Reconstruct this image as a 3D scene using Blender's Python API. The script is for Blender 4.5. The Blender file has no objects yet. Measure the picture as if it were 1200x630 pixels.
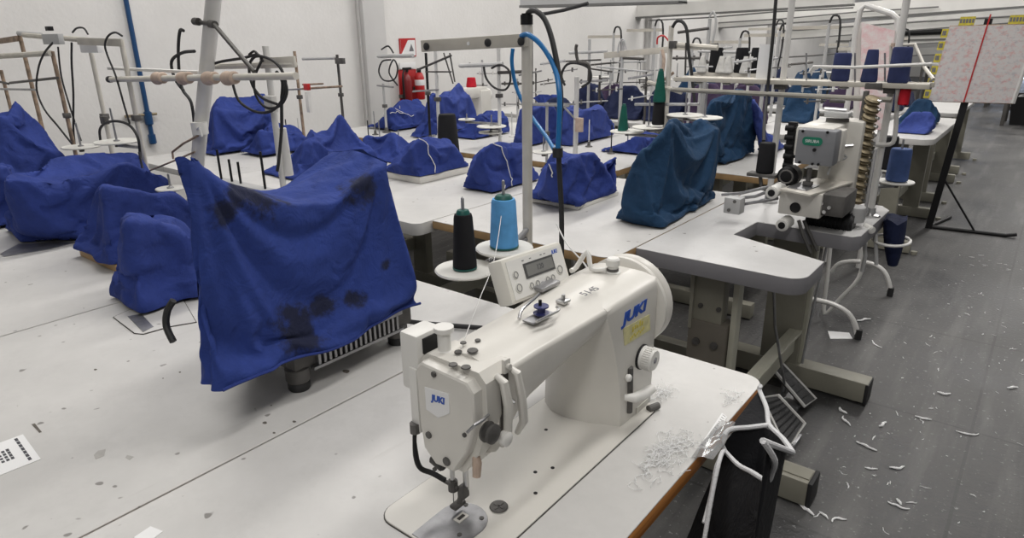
import bpy, bmesh, math, random
from mathutils import Vector, Matrix, noise
random.seed(7)
S = bpy.context.scene
COL = S.collection
V = Vector
PI = math.pi

# ------------------------------------------------------------------ camera
FPX, PITCH, ROLL, AZ = 780.0, math.radians(19.4), -0.0130, math.radians(38.65)
CAM = V((0, 0, 1.4))
_hd = V((-math.sin(AZ), math.cos(AZ), 0)); _z = V((0, 0, 1))
CF = _hd * math.cos(PITCH) - _z * math.sin(PITCH)
_r = CF.cross(_z).normalized(); _u = _r.cross(CF)
CR = _r * math.cos(ROLL) + _u * math.sin(ROLL)
CU = -_r * math.sin(ROLL) + _u * math.cos(ROLL)
cd = bpy.data.cameras.new('camera'); co = bpy.data.objects.new('camera', cd); COL.objects.link(co)
cd.sensor_width = 36; cd.lens = FPX * 36 / 1200; cd.clip_start = .02; cd.clip_end = 200
m3 = Matrix((CR, CU, -CF)).transposed()
co.matrix_world = Matrix.Translation(CAM) @ m3.to_4x4()
S.camera = co

def at(px, py, x=None, y=None, z=None, t=None):
    """point of the place seen at a photo pixel, on the plane x=, y= or z= (or at depth t)"""
    d = CF + CR * ((px - 600) / FPX) - CU * ((py - 315) / FPX)
    if x is not None: k = (x - CAM.x) / d.x
    elif y is not None: k = (y - CAM.y) / d.y
    elif z is not None: k = (z - CAM.z) / d.z
    else: k = t
    return CAM + d * k

# ------------------------------------------------------------------ materials
def mat(name, col, rough=.5, metal=0, var=0, vscale=6, bump=0, bscale=60, spec=None, sheen=0, coat=0):
    m = bpy.data.materials.new(name); m.use_nodes = True
    nt = m.node_tree; b = nt.nodes['Principled BSDF']
    b.inputs['Base Color'].default_value = (*col, 1); b.inputs['Roughness'].default_value = rough
    b.inputs['Metallic'].default_value = metal
    if spec is not None: b.inputs['Specular IOR Level'].default_value = spec
    if sheen: b.inputs['Sheen Weight'].default_value = sheen; b.inputs['Sheen Roughness'].default_value = .5
    if coat: b.inputs['Coat Weight'].default_value = coat
    tc = nt.nodes.new('ShaderNodeTexCoord')
    if var:
        n = nt.nodes.new('ShaderNodeTexNoise'); n.inputs['Scale'].default_value = vscale; n.inputs['Detail'].default_value = 5
        nt.links.new(tc.outputs['Object'], n.inputs['Vector'])
        r = nt.nodes.new('ShaderNodeValToRGB')
        r.color_ramp.elements[0].position = .3; r.color_ramp.elements[1].position = .7
        r.color_ramp.elements[0].color = (*[max(0, c * (1 - var)) for c in col], 1)
        r.color_ramp.elements[1].color = (*[min(1, c * (1 + var * .6)) for c in col], 1)
        nt.links.new(n.outputs['Fac'], r.inputs['Fac']); nt.links.new(r.outputs['Color'], b.inputs['Base Color'])
    if bump:
        n2 = nt.nodes.new('ShaderNodeTexNoise'); n2.inputs['Scale'].default_value = bscale; n2.inputs['Detail'].default_value = 4
        nt.links.new(tc.outputs['Object'], n2.inputs['Vector'])
        bp = nt.nodes.new('ShaderNodeBump'); bp.inputs['Strength'].default_value = bump; bp.inputs['Distance'].default_value = .01
        nt.links.new(n2.outputs['Fac'], bp.inputs['Height']); nt.links.new(bp.outputs['Normal'], b.inputs['Normal'])
    return m

class NT:
    """tiny node helper"""
    def __init__(s, m): s.nt = m.node_tree; s.b = s.nt.nodes['Principled BSDF']
    def n(s, t, **k):
        o = s.nt.nodes.new(t)
        for a, v in k.items():
            if a.startswith('_'): setattr(o, a[1:], v)
            else: o.inputs[a.replace('__', ' ')].default_value = v
        return o
    def l(s, a, b): s.nt.links.new(a, b)

def ramp(k, p0, c0, p1, c1):
    r = k.n('ShaderNodeValToRGB'); e = r.color_ramp.elements
    e[0].position = p0; e[0].color = (*c0, 1); e[1].position = p1; e[1].color = (*c1, 1)
    return r

def mixc(k, fac, a, b):
    x = k.n('ShaderNodeMix', _data_type='RGBA')
    k.l(fac, x.inputs[0])
    for s, v in ((6, a), (7, b)):
        if isinstance(v, tuple): x.inputs[s].default_value = (*v, 1)
        else: k.l(v, x.inputs[s])
    return x.outputs[2]

def laminate(name, col, dirt, spots=True):
    m = mat(name, col, .42); k = NT(m)
    tc = k.n('ShaderNodeTexCoord')
    n1 = k.n('ShaderNodeTexNoise', Scale=2.2, Detail=6, Roughness=.65); k.l(tc.outputs['Object'], n1.inputs['Vector'])
    r1 = ramp(k, .33, tuple(c * .86 for c in col), .64, tuple(min(1, c * 1.06) for c in col)); k.l(n1.outputs['Fac'], r1.inputs['Fac'])
    n4 = k.n('ShaderNodeTexNoise', Scale=9, Detail=7, Roughness=.75); k.l(tc.outputs['Object'], n4.inputs['Vector'])
    r4 = ramp(k, .50, (0, 0, 0), .74, (.38, .38, .38)); k.l(n4.outputs['Fac'], r4.inputs['Fac'])
    out = mixc(k, r4.outputs['Color'], r1.outputs['Color'], tuple(c * .72 for c in col))
    # scuffs: stretched noise along the table
    mp = k.n('ShaderNodeMapping', Scale=(24, 3.0, 1)); k.l(tc.outputs['Object'], mp.inputs['Vector'])
    n2 = k.n('ShaderNodeTexNoise', Scale=1.0, Detail=3, Roughness=.5); k.l(mp.outputs['Vector'], n2.inputs['Vector'])
    r2 = ramp(k, .66, (0, 0, 0), .80, (.55, .55, .55)); k.l(n2.outputs['Fac'], r2.inputs['Fac'])
    out = mixc(k, r2.outputs['Color'], out, dirt)
    if spots:
        vo = k.n('ShaderNodeTexNoise', Scale=38, Detail=1); k.l(tc.outputs['Object'], vo.inputs['Vector'])
        r3 = ramp(k, .745, (0, 0, 0), .775, (.75, .75, .75)); k.l(vo.outputs['Fac'], r3.inputs['Fac'])
        out = mixc(k, r3.outputs['Color'], out, (.12, .11, .10))
    k.l(out, k.b.inputs['Base Color'])
    return m

def cloth(name, col, stains=()):
    m = mat(name, col, .82, spec=.25); k = NT(m)
    tc = k.n('ShaderNodeTexCoord')
    n1 = k.n('ShaderNodeTexNoise', Scale=9, Detail=6, Roughness=.7); k.l(tc.outputs['Object'], n1.inputs['Vector'])
    r1 = ramp(k, .32, tuple(c * .80 for c in col), .70, tuple(min(1, c * 1.18) for c in col)); k.l(n1.outputs['Fac'], r1.inputs['Fac'])
    out = r1.outputs['Color']
    if stains:
        nz = k.n('ShaderNodeTexNoise', Scale=22, Detail=5, Roughness=.7); k.l(tc.outputs['Object'], nz.inputs['Vector'])
        acc = None
        for (p, r, sy, sz) in stains:
            s_ = k.n('ShaderNodeVectorMath', _operation='SUBTRACT'); k.l(tc.outputs['Object'], s_.inputs[0]); s_.inputs[1].default_value = p
            mu = k.n('ShaderNodeVectorMath', _operation='MULTIPLY'); k.l(s_.outputs[0], mu.inputs[0]); mu.inputs[1].default_value = (.6 / r, sy / r, sz / r)
            ln = k.n('ShaderNodeVectorMath', _operation='LENGTH'); k.l(mu.outputs[0], ln.inputs[0])
            ad = k.n('ShaderNodeMath', _operation='MULTIPLY_ADD'); k.l(nz.outputs['Fac'], ad.inputs[0]); ad.inputs[1].default_value = 3.0; k.l(ln.outputs['Value'], ad.inputs[2])
            mr = k.n('ShaderNodeMapRange', _interpolation_type='SMOOTHSTEP'); k.l(ad.outputs[0], mr.inputs['Value'])
            for q, v in (('From Min', 2.0), ('From Max', 2.75), ('To Min', .88), ('To Max', 0)): mr.inputs[q].default_value = v
            if acc is None: acc = mr.outputs[0]
            else:
                mx = k.n('ShaderNodeMath', _operation='MAXIMUM'); k.l(acc, mx.inputs[0]); k.l(mr.outputs[0], mx.inputs[1]); acc = mx.outputs[0]
        out = mixc(k, acc, out, (.012, .013, .022))
    k.l(out, k.b.inputs['Base Color'])
    # woven bump plus soft crumple
    n2 = k.n('ShaderNodeTexNoise', Scale=420, Detail=2); k.l(tc.outputs['Object'], n2.inputs['Vector'])
    n3 = k.n('ShaderNodeTexNoise', Scale=17, Detail=4, Roughness=.6, Distortion=.6); k.l(tc.outputs['Object'], n3.inputs['Vector'])
    b1 = k.n('ShaderNodeBump', Strength=.5, Distance=.018); k.l(n3.outputs['Fac'], b1.inputs['Height'])
    b2 = k.n('ShaderNodeBump', Strength=.25, Distance=.002); k.l(n2.outputs['Fac'], b2.inputs['Height']); k.l(b1.outputs['Normal'], b2.inputs['Normal'])
    k.l(b2.outputs['Normal'], k.b.inputs['Normal'])
    return m

BLUE = (.024, .044, .205); BLUE2 = (.038, .062, .25); TEAL = (.013, .044, .100); NAVY = (.012, .018, .055)
M = dict(
    white_paint=mat('white_paint', (.64, .62, .575), .35, var=.05, vscale=9),
    white_plastic=mat('white_plastic', (.72, .71, .68), .4, var=.04),
    panel_plastic=mat('panel_plastic', (.70, .68, .62), .4, var=.04),
    grey_plastic=mat('grey_plastic', (.26, .26, .28), .5, var=.06),
    chrome=mat('chrome', (.55, .55, .55), .28, 1, var=.1),
    plate_steel=mat('plate_steel', (.30, .30, .31), .45, .6, var=.2, vscale=60),
    steel=mat('steel', (.36, .36, .37), .42, .85, var=.2, vscale=30),
    cast=mat('cast', (.12, .115, .11), .6, .4, var=.35, vscale=25),
    black=mat('black', (.009, .009, .010), .5, var=.2, spec=.3),
    rubber=mat('rubber', (.018, .018, .019), .6),
    post=mat('post', (.64, .61, .55), .45, .2, var=.12, vscale=14),
    white_post=mat('white_post', (.66, .65, .63), .4, .1, var=.07, vscale=12),
    beige_bar=mat('beige_bar', (.52, .49, .43), .5, var=.12, vscale=14),
    beige_dark=mat('beige_dark', (.30, .285, .25), .5, var=.2, vscale=20),
    rust_post=mat('rust_post', (.34, .25, .18), .6, .3, var=.5, vscale=30),
    dark_post=mat('dark_post', (.09, .085, .08), .5, .4, var=.25),
    olive=mat('olive', (.255, .245, .20), .5, var=.12, vscale=10),
    olive_light=mat('olive_light', (.47, .46, .38), .5, var=.1, vscale=10),
    olive_dark=mat('olive_dark', (.155, .14, .115), .55, var=.15, vscale=10),
    laminate=laminate('laminate', (.585, .575, .558), (.33, .31, .29)),
    grey_laminate=laminate('grey_laminate', (.55, .545, .54), (.30, .29, .29)),
    grey_edge=mat('grey_edge', (.235, .23, .245), .5, var=.08),
    wood_edge=None, tan_wood=mat('tan_wood', (.42, .27, .13), .6, var=.25, vscale=18),
    disc=mat('disc', (.66, .65, .61), .45, var=.08),
    blue_cloth=cloth('blue_cloth', BLUE), blue_cloth_light=cloth('blue_cloth_light', BLUE2),
    teal_cloth=cloth('teal_cloth', TEAL), navy_cloth=cloth('navy_cloth', NAVY),
    purple_cloth=cloth('purple_cloth', (.055, .035, .075)),
    black_cloth=cloth('black_cloth', (.008, .008, .010)),
    piping=mat('piping', (.62, .62, .63), .8, bump=.3, bscale=300),
    lint=mat('lint', (.86, .86, .86), .9, bump=.4, bscale=200),
    paper=mat('paper', (.80, .80, .80), .7, var=.03),
    ink=mat('ink', (.06, .06, .07), .7), pen=mat('pen', (.16, .16, .17), .7),
    logo_blue=mat('logo_blue', (.010, .075, .42), .4),
    lcd=mat('lcd', (.20, .20, .19), .25, var=.1), lcd_frame=mat('lcd_frame', (.07, .07, .07), .4),
    key=mat('key', (.60, .59, .55), .5), groove=mat('groove', (.05, .045, .04), .8),
    blue_plastic=mat('blue_plastic', (.03, .035, .13), .4), yellow=mat('yellow', (.62, .52, .06), .6, var=.25, vscale=60),
    yellow_card=mat('yellow_card', (.66, .62, .33), .6, var=.2, vscale=80),
    red=mat('red', (.46, .018, .02), .4, var=.12), shaded_red=mat('shaded_red', (.20, .012, .015), .4, var=.1), green_label=mat('green_label', (.006, .17, .10), .4),
    brass=mat('brass', (.33, .275, .18), .5, .5, var=.35, vscale=40),
    pale_wood=mat('pale_wood', (.52, .40, .32), .6, var=.2, vscale=40),
    hose_blue=mat('hose_blue', (.012, .16, .42), .35), pipe_blue=mat('pipe_blue', (.010, .06, .17), .4, var=.1),
    lamp_grey=mat('lamp_grey', (.45, .45, .45), .5, var=.05),
    machine_grey=mat('machine_grey', (.215, .22, .235), .45, .1, var=.06),
    board=None,
)
def wood():
    m = mat('wood_edge', (.42, .16, .04), .45); k = NT(m); tc = k.n('ShaderNodeTexCoord')
    mp = k.n('ShaderNodeMapping', Scale=(60, 3, 120)); k.l(tc.outputs['Object'], mp.inputs['Vector'])
    n = k.n('ShaderNodeTexNoise', Scale=1, Detail=4); k.l(mp.outputs[0], n.inputs['Vector'])
    r = ramp(k, .35, (.36, .13, .035), .65, (.66, .28, .08)); k.l(n.outputs['Fac'], r.inputs['Fac']); k.l(r.outputs[0], k.b.inputs['Base Color'])
    return m
M['wood_edge'] = wood()

def thread_mat(name, col):
    m = mat(name, col, .7, spec=.2); k = NT(m); tc = k.n('ShaderNodeTexCoord')
    w = k.n('ShaderNodeTexWave', Scale=170, Distortion=1.5, _bands_direction='Z'); k.l(tc.outputs['Object'], w.inputs['Vector'])
    bp = k.n('ShaderNodeBump', Strength=.5, Distance=.002); k.l(w.outputs['Fac'], bp.inputs['Height']); k.l(bp.outputs[0], k.b.inputs['Normal'])
    n = k.n('ShaderNodeTexNoise', Scale=25, Detail=3); k.l(tc.outputs['Object'], n.inputs['Vector'])
    r = ramp(k, .3, tuple(c * .82 for c in col), .7, tuple(min(1, c * 1.15) for c in col)); k.l(n.outputs['Fac'], r.inputs['Fac']); k.l(r.outputs[0], k.b.inputs['Base Color'])
    return m
TH = dict(black=thread_mat('thread_black', (.010, .010, .012)), sky=thread_mat('thread_sky', (.115, .36, .70)),
          navy=thread_mat('thread_navy', (.028, .038, .115)), green=thread_mat('thread_green', (.008, .10, .075)),
          steelblue=thread_mat('thread_steelblue', (.055, .095, .24)), red=thread_mat('thread_red', (.55, .015, .03)),
          white=thread_mat('thread_white', (.68, .67, .64)), maroon=thread_mat('thread_maroon', (.05, .02, .025)))
M['cone_green'] = mat('cone_green', (.006, .085, .07), .45)

# ------------------------------------------------------------------ mesh builder
WL = {}
def wl(o):
    p = V((0, 0, 0))
    while o is not None: p += o.location; o = o.parent
    return p

class MB:
    def __init__(s): s.bm = bmesh.new()
    def _add(s, tb):
        me = bpy.data.meshes.new('tmp'); tb.to_mesh(me); tb.free(); s.bm.from_mesh(me); bpy.data.meshes.remove(me)
    def box(s, c, d, rot=None, bev=0, seg=2):
        tb = bmesh.new(); bmesh.ops.create_cube(tb, size=1)
        for v in tb.verts: v.co = V((v.co.x * d[0], v.co.y * d[1], v.co.z * d[2]))
        if bev: bmesh.ops.bevel(tb, geom=tb.edges[:], offset=bev, segments=seg, affect='EDGES', profile=.6, clamp_overlap=True)
        mt = Matrix.Translation(V(c))
        if rot is not None: mt = mt @ (rot.to_4x4() if isinstance(rot, Matrix) else Matrix.Rotation(rot, 4, 'Z'))
        tb.transform(mt); s._add(tb); return s
    def cyl(s, p0, p1, r0, r1=None, n=16, bev=0):
        p0 = V(p0); p1 = V(p1); r1 = r0 if r1 is None else r1; d = p1 - p0
        tb = bmesh.new(); bmesh.ops.create_cone(tb, cap_ends=True, segments=n, radius1=r0, radius2=r1, depth=d.length)
        if bev: bmesh.ops.bevel(tb, geom=[e for e in tb.edges if len(e.link_faces) == 2 and any(len(f.verts) > 4 for f in e.link_faces)], offset=bev, segments=2, affect='EDGES')
        tb.transform(Matrix.Translation((p0 + p1) / 2) @ V((0, 0, 1)).rotation_difference(d.normalized()).to_matrix().to_4x4())
        s._add(tb); return s
    def tube(s, pts, r, n=8, sm=0, closed=False):
        pts = [V(p) for p in pts]
        if sm:
            out = []; N = len(pts)
            for i in range(N - (0 if closed else 1)):
                g = (lambda j: pts[j % N]) if closed else (lambda j: pts[min(max(j, 0), N - 1)])
                a, b, c, d = g(i - 1), g(i), g(i + 1), g(i + 2)
                for q in range(sm):
                    t = q / sm
                    out.append(.5 * ((2 * b) + (c - a) * t + (2 * a - 5 * b + 4 * c - d) * t * t + (3 * b - a - 3 * c + d) * t ** 3))
            if not closed: out.append(pts[-1])
            pts = out
        rs = r if isinstance(r, (list, tuple)) else [r] * len(pts)
        tb = bmesh.new(); rings = []; N = len(pts)
        tg = [((pts[(i + 1) % N] if closed else pts[min(i + 1, N - 1)]) - (pts[i - 1] if (closed or i) else pts[0])).normalized() for i in range(N)]
        up = V((0, 0, 1)) if abs(tg[0].z) < .9 else V((1, 0, 0))
        u = tg[0].cross(up).normalized()
        for i in range(N):
            if i: u = (tg[i - 1].rotation_difference(tg[i]) @ u)
            u = (u - tg[i] * u.dot(tg[i])).normalized(); w = tg[i].cross(u)
            rings.append([tb.verts.new(pts[i] + (u * math.cos(2 * PI * k / n) + w * math.sin(2 * PI * k / n)) * rs[min(i, len(rs) - 1)]) for k in range(n)])
        for i in range(N - (0 if closed else 1)):
            a = rings[i]; b = rings[(i + 1) % N]
            for k in range(n): tb.faces.new((a[k], a[(k + 1) % n], b[(k + 1) % n], b[k]))
        if not closed: tb.faces.new(rings[0][::-1]); tb.faces.new(rings[-1])
        bmesh.ops.recalc_face_normals(tb, faces=tb.faces[:]); s._add(tb); return s
    def lathe(s, prof, base=(0, 0, 0), axis=(0, 0, 1), n=24):
        tb = bmesh.new(); rings = []
        for r, z in prof: rings.append([tb.verts.new((max(r, 1e-4) * math.cos(2 * PI * k / n), max(r, 1e-4) * math.sin(2 * PI * k / n), z)) for k in range(n)])
        for a, b in zip(rings, rings[1:]):
            for k in range(n): tb.faces.new((a[k], a[(k + 1) % n], b[(k + 1) % n], b[k]))
        tb.faces.new(rings[0][::-1]); tb.faces.new(rings[-1])
        bmesh.ops.recalc_face_normals(tb, faces=tb.faces[:])
        tb.transform(Matrix.Translation(V(base)) @ V((0, 0, 1)).rotation_difference(V(axis).normalized()).to_matrix().to_4x4())
        s._add(tb); return s
    def loft(s, rings, cap=True, closed=True):
        tb = bmesh.new(); R = [[tb.verts.new(V(p)) for p in r] for r in rings]; n = len(R[0])
        for a, b in zip(R, R[1:]):
            for k in range(n if closed else n - 1): tb.faces.new((a[k], a[(k + 1) % n], b[(k + 1) % n], b[k]))
        if cap: tb.faces.new(R[0][::-1]); tb.faces.new(R[-1])
        bmesh.ops.recalc_face_normals(tb, faces=tb.faces[:]); s._add(tb); return s
    def prism(s, poly, z0, z1, bev=0, seg=2, mt=None):
        """polygon in xy from z0 to z1, optionally moved by the matrix mt"""
        tb = bmesh.new(); vs = [tb.verts.new((p[0], p[1], z0)) for p in poly]; f = tb.faces.new(vs)
        e = bmesh.ops.extrude_face_region(tb, geom=[f])
        bmesh.ops.translate(tb, verts=[v for v in e['geom'] if isinstance(v, bmesh.types.BMVert)], vec=(0, 0, z1 - z0))
        bmesh.ops.recalc_face_normals(tb, faces=tb.faces[:])
        if bev: bmesh.ops.bevel(tb, geom=tb.edges[:], offset=bev, segments=seg, affect='EDGES', profile=.6, clamp_overlap=True)
        if mt is not None: tb.transform(mt)
        s._add(tb); return s
    def quad(s, a, b, c, d): s.bm.faces.new([s.bm.verts.new(V(p)) for p in (a, b, c, d)]); return s
    def build(s, name, m, parent=None, loc=None, smooth=35, sub=0, local=False):
        o_ = wl(parent) if parent is not None else (V(loc) if loc is not None else V((0, 0, 0)))
        if not local: bmesh.ops.translate(s.bm, verts=s.bm.verts[:], vec=-o_)
        me = bpy.data.meshes.new(name); s.bm.to_mesh(me); s.bm.free()
        if smooth:
            for p in me.polygons: p.use_smooth = True
            if smooth < 180: me.set_sharp_from_angle(angle=math.radians(smooth))
        me.materials.append(M[m] if isinstance(m, str) else m)
        o = bpy.data.objects.new(name, me); COL.objects.link(o)
        if parent is not None: o.parent = parent
        elif loc is not None: o.location = V(loc)
        if sub:
            md = o.modifiers.new('sub', 'SUBSURF'); md.levels = sub; md.render_levels = sub
        return o

def tag(o, label=None, cat=None, group=None, kind=None):
    if label: o['label'] = label
    if cat: o['category'] = cat
    if group: o['group'] = group
    if kind: o['kind'] = kind
    return o
def thing(name, label, cat, loc, group=None):
    o = bpy.data.objects.new(name, None); o.empty_display_size = .05; COL.objects.link(o); o.location = V(loc)
    return tag(o, label, cat, group)
def struct(o): o['kind'] = 'structure'; return o
def rrect(x0, x1, y0, y1, r, n=6, corners=(1, 1, 1, 1)):
    pts = []
    for (cx, cy, a, on) in ((x1, y1, 0, corners[0]), (x0, y1, 90, corners[1]), (x0, y0, 180, corners[2]), (x1, y0, 270, corners[3])):
        sx = -1 if cx == x1 else 1; sy = -1 if cy == y1 else 1
        if on and r:
            for i in range(n + 1):
                t = math.radians(a + 90 * i / n); pts.append((cx + sx * r + r * math.cos(t), cy + sy * r + r * math.sin(t)))
        else: pts.append((cx, cy))
    return pts
def text(name, body, size, m, parent, mw, extrude=.0004, offset=0, shear=0, align='CENTER'):
    cu = bpy.data.curves.new(name, 'FONT'); cu.body = body; cu.size = size; cu.extrude = extrude; cu.offset = offset; cu.shear = shear
    cu.align_x = align; cu.align_y = 'CENTER'; cu.resolution_u = 3
    to = bpy.data.objects.new(name + '_c', cu); COL.objects.link(to)
    dg = bpy.context.evaluated_depsgraph_get(); me = bpy.data.meshes.new_from_object(to.evaluated_get(dg))
    bpy.data.objects.remove(to); bpy.data.curves.remove(cu)
    me.transform(Matrix.Translation(-wl(parent)) @ mw); me.materials.clear(); me.materials.append(M[m])
    o = bpy.data.objects.new(name, me); COL.objects.link(o); o.parent = parent; return o
def frame(o, xa, ya):
    """matrix with origin o, text running along xa, its up along ya"""
    xa = V(xa).normalized(); ya = V(ya); ya = (ya - xa * ya.dot(xa)).normalized(); za = xa.cross(ya)
    return Matrix.Translation(V(o)) @ Matrix((xa, ya, za)).transposed().to_4x4()
# ================================================================== ROOM
def floor_mat():
    m = mat('floor_concrete', (.06, .06, .062), .45); k = NT(m); tc = k.n('ShaderNodeTexCoord')
    n = k.n('ShaderNodeTexNoise', Scale=1.3, Detail=8, Roughness=.7); k.l(tc.outputs['Object'], n.inputs['Vector'])
    r = ramp(k, .34, (.020, .020, .022), .64, (.098, .096, .094)); k.l(n.outputs['Fac'], r.inputs['Fac'])
    mp = k.n('ShaderNodeMapping', Scale=(9, .9, 1)); k.l(tc.outputs['Object'], mp.inputs['Vector'])
    n2 = k.n('ShaderNodeTexNoise', Scale=1.1, Detail=5, Roughness=.6); k.l(mp.outputs[0], n2.inputs['Vector'])
    r2 = ramp(k, .50, (0, 0, 0), .78, (.75, .75, .75)); k.l(n2.outputs['Fac'], r2.inputs['Fac'])
    c = mixc(k, r2.outputs[0], r.outputs[0], (.17, .166, .16))
    n3 = k.n('ShaderNodeTexNoise', Scale=60, Detail=2, Roughness=.6); k.l(tc.outputs['Object'], n3.inputs['Vector'])
    r3 = ramp(k, .64, (0, 0, 0), .74, (.55, .55, .55)); k.l(n3.outputs['Fac'], r3.inputs['Fac'])
    c = mixc(k, r3.outputs[0], c, (.42, .42, .42))
    br = k.n('ShaderNodeTexBrick', Scale=1.0); k.l(tc.outputs['Object'], br.inputs['Vector'])
    br.offset = 0
    for a, v in (('Brick Width', .9), ('Row Height', .9), ('Mortar Size', .006), ('Mortar Smooth', .3)): br.inputs[a].default_value = v
    br.inputs['Color1'].default_value = (1, 1, 1, 1); br.inputs['Color2'].default_value = (.9, .9, .9, 1); br.inputs['Mortar'].default_value = (.5, .5, .5, 1)
    mu = k.n('ShaderNodeMix', _data_type='RGBA', _blend_type='MULTIPLY'); mu.inputs[0].default_value = .7
    k.l(c, mu.inputs[6]); k.l(br.outputs['Color'], mu.inputs[7]); k.l(mu.outputs[2], k.b.inputs['Base Color'])
    rr = ramp(k, .3, (.36, .36, .36), .7, (.66, .66, .66)); k.l(n.outputs['Fac'], rr.inputs['Fac']); k.l(rr.outputs[0], k.b.inputs['Roughness'])
    bp = k.n('ShaderNodeBump', Strength=.25, Distance=.01); k.l(n3.outputs['Fac'], bp.inputs['Height']); k.l(bp.outputs[0], k.b.inputs['Normal'])
    return m
def wall_mat():
    m = mat('wall_plaster', (.78, .765, .745), .75); k = NT(m); tc = k.n('ShaderNodeTexCoord')
    n = k.n('ShaderNodeTexNoise', Scale=1.1, Detail=6, Roughness=.65); k.l(tc.outputs['Object'], n.inputs['Vector'])
    r = ramp(k, .3, (.70, .685, .665), .68, (.80, .785, .765)); k.l(n.outputs['Fac'], r.inputs['Fac']); k.l(r.outputs[0], k.b.inputs['Base Color'])
    n2 = k.n('ShaderNodeTexNoise', Scale=35, Detail=4); k.l(tc.outputs['Object'], n2.inputs['Vector'])
    bp = k.n('ShaderNodeBump', Strength=.12, Distance=.02); k.l(n2.outputs['Fac'], bp.inputs['Height']); k.l(bp.outputs[0], k.b.inputs['Normal'])
    return m
M['floor'] = floor_mat(); M['wall'] = wall_mat()
M['column'] = mat('column_paint', (.60, .59, .58), .6, var=.06, vscale=3)
M['truss'] = mat('truss_paint', (.76, .75, .72), .55, var=.08, vscale=4)
M['truss_dark'] = mat('truss_dark', (.17, .17, .165), .6, var=.2, vscale=8)
WX = -4.85
struct(MB().box((-.5, 10, -.05), (13, 30, .1)).build('floor', 'floor'))
struct(MB().box((WX - .1, 10, 2.0), (.2, 30, 4.0)).build('wall_left', 'wall'))
struct(MB().box((-.5, 24.9, 2.0), (8.9, .2, 4.0)).build('wall_back', 'wall'))
def colmn(i, y):
    struct(MB().box((WX + .05, y, 2.0), (.1, .24, 4.0), bev=.006).box((WX + .055, y - .135, 2.0), (.012, .012, 4)).build('trim_%d' % i, 'column'))
for i, y in enumerate((4.08, 9.35, 14.6)): colmn(i + 1, y)
# low roof trusses / service beams that run out from the wall over the far rows
def beam(i, y, pa, pb, depth, th=.16, lip=True):
    a = at(*pa, y=y); b = at(*pb, y=y)
    d = (b - a); u = V((0, 0, 1))
    tb = MB()
    w = .12
    tb.loft([[a + V((0, -w / 2, 0)), a + V((0, w / 2, 0)), a + V((0, w / 2, th)), a + V((0, -w / 2, th))],
             [b + V((0, -w / 2, 0)), b + V((0, w / 2, 0)), b + V((0, w / 2, th)), b + V((0, -w / 2, th))]])
    o = struct(tb.build('trim_%d' % i, 'truss', smooth=0))
    if lip:
        l = MB(); w2 = .17; h = .022
        l.loft([[a + V((0, -w2 / 2, -h)), a + V((0, w2 / 2, -h)), a + V((0, w2 / 2, -.001)), a + V((0, -w2 / 2, -.001))],
                [b + V((0, -w2 / 2, -h)), b + V((0, w2 / 2, -h)), b + V((0, w2 / 2, -.001)), b + V((0, -w2 / 2, -.001))]])
        l.build('flange', 'truss_dark', o, smooth=0)
beam(4, 9.0, (744, 20), (1000, 4.5), 0, .15)
beam(5, 12.0, (830, 33), (1240, 4), 0, .22)
beam(6, 15.5, (838, 52), (1240, 22), 0, .22)
beam(7, 19.0, (900, 60), (1240, 42), 0, .30)
beam(8, 22.0, (930, 70), (1240, 58), 0, .18)
for i, (y, pa, pb, th, m_) in enumerate(((8.9, (760, 24), (1000, 9), .03, 'truss_dark'), (11.9, (838, 27), (1100, 8), .035, 'truss_dark'), (15.4, (845, 40), (1240, 16), .05, 'truss_dark'), (18.9, (1000, 40), (1240, 33), .10, 'black'), (18.9, (980, 48), (1240, 43), .05, 'truss_dark'), (15.4, (905, 68), (1060, 57), .05, 'truss_dark'))):
    a = at(*pa, y=y); b = at(*pb, y=y)
    cb = MB().tube([a, (a * 2 + b) / 3 + V((0, 0, -.01)), (a + 2 * b) / 3 + V((0, 0, .01)), b], th * (.6 if m_ == 'black' else .3), n=8).build('cable_run', m_, loc=a)
    tag(cb, 'dark cable run strung along the pale roof beams over the far rows', 'cable', 'cable runs along the beams')

# hanging light trunking near the top of the frame
t = thing('light_fixture', 'long pale grey ceiling light trunking hanging at the top of the picture', 'light', at(700, 4, y=3.0))
a = at(616, 8, y=3.0); b = at(800, 3, y=3.35)
d = (b - a).normalized()
MB().loft([[a + V((0, -.05, 0)), a + V((0, .05, 0)), a + V((0, .045, .07)), a + V((0, -.045, .07))], [b + V((0, -.05, 0)), b + V((0, .05, 0)), b + V((0, .045, .07)), b + V((0, -.045, .07))]]).build('housing', 'lamp_grey', t, smooth=0)
a2 = a + V((.0, 0, -.006)); b2 = b + V((0, 0, -.006))
MB().loft([[p + V((0, -.056, 0)), p + V((0, .056, 0)), p + V((0, .056, .012)), p + V((0, -.056, .012))] for p in (a2, b2)]).build('rim', 'truss_dark', t, smooth=0)
MB().tube([a + V((.05, 0, .06)), a + V((.05, 0, 1.4))], .006).tube([b + V((-.1, 0, .06)), b + V((-.1, 0, 1.4))], .006).build('hanger', 'steel', t)

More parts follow.
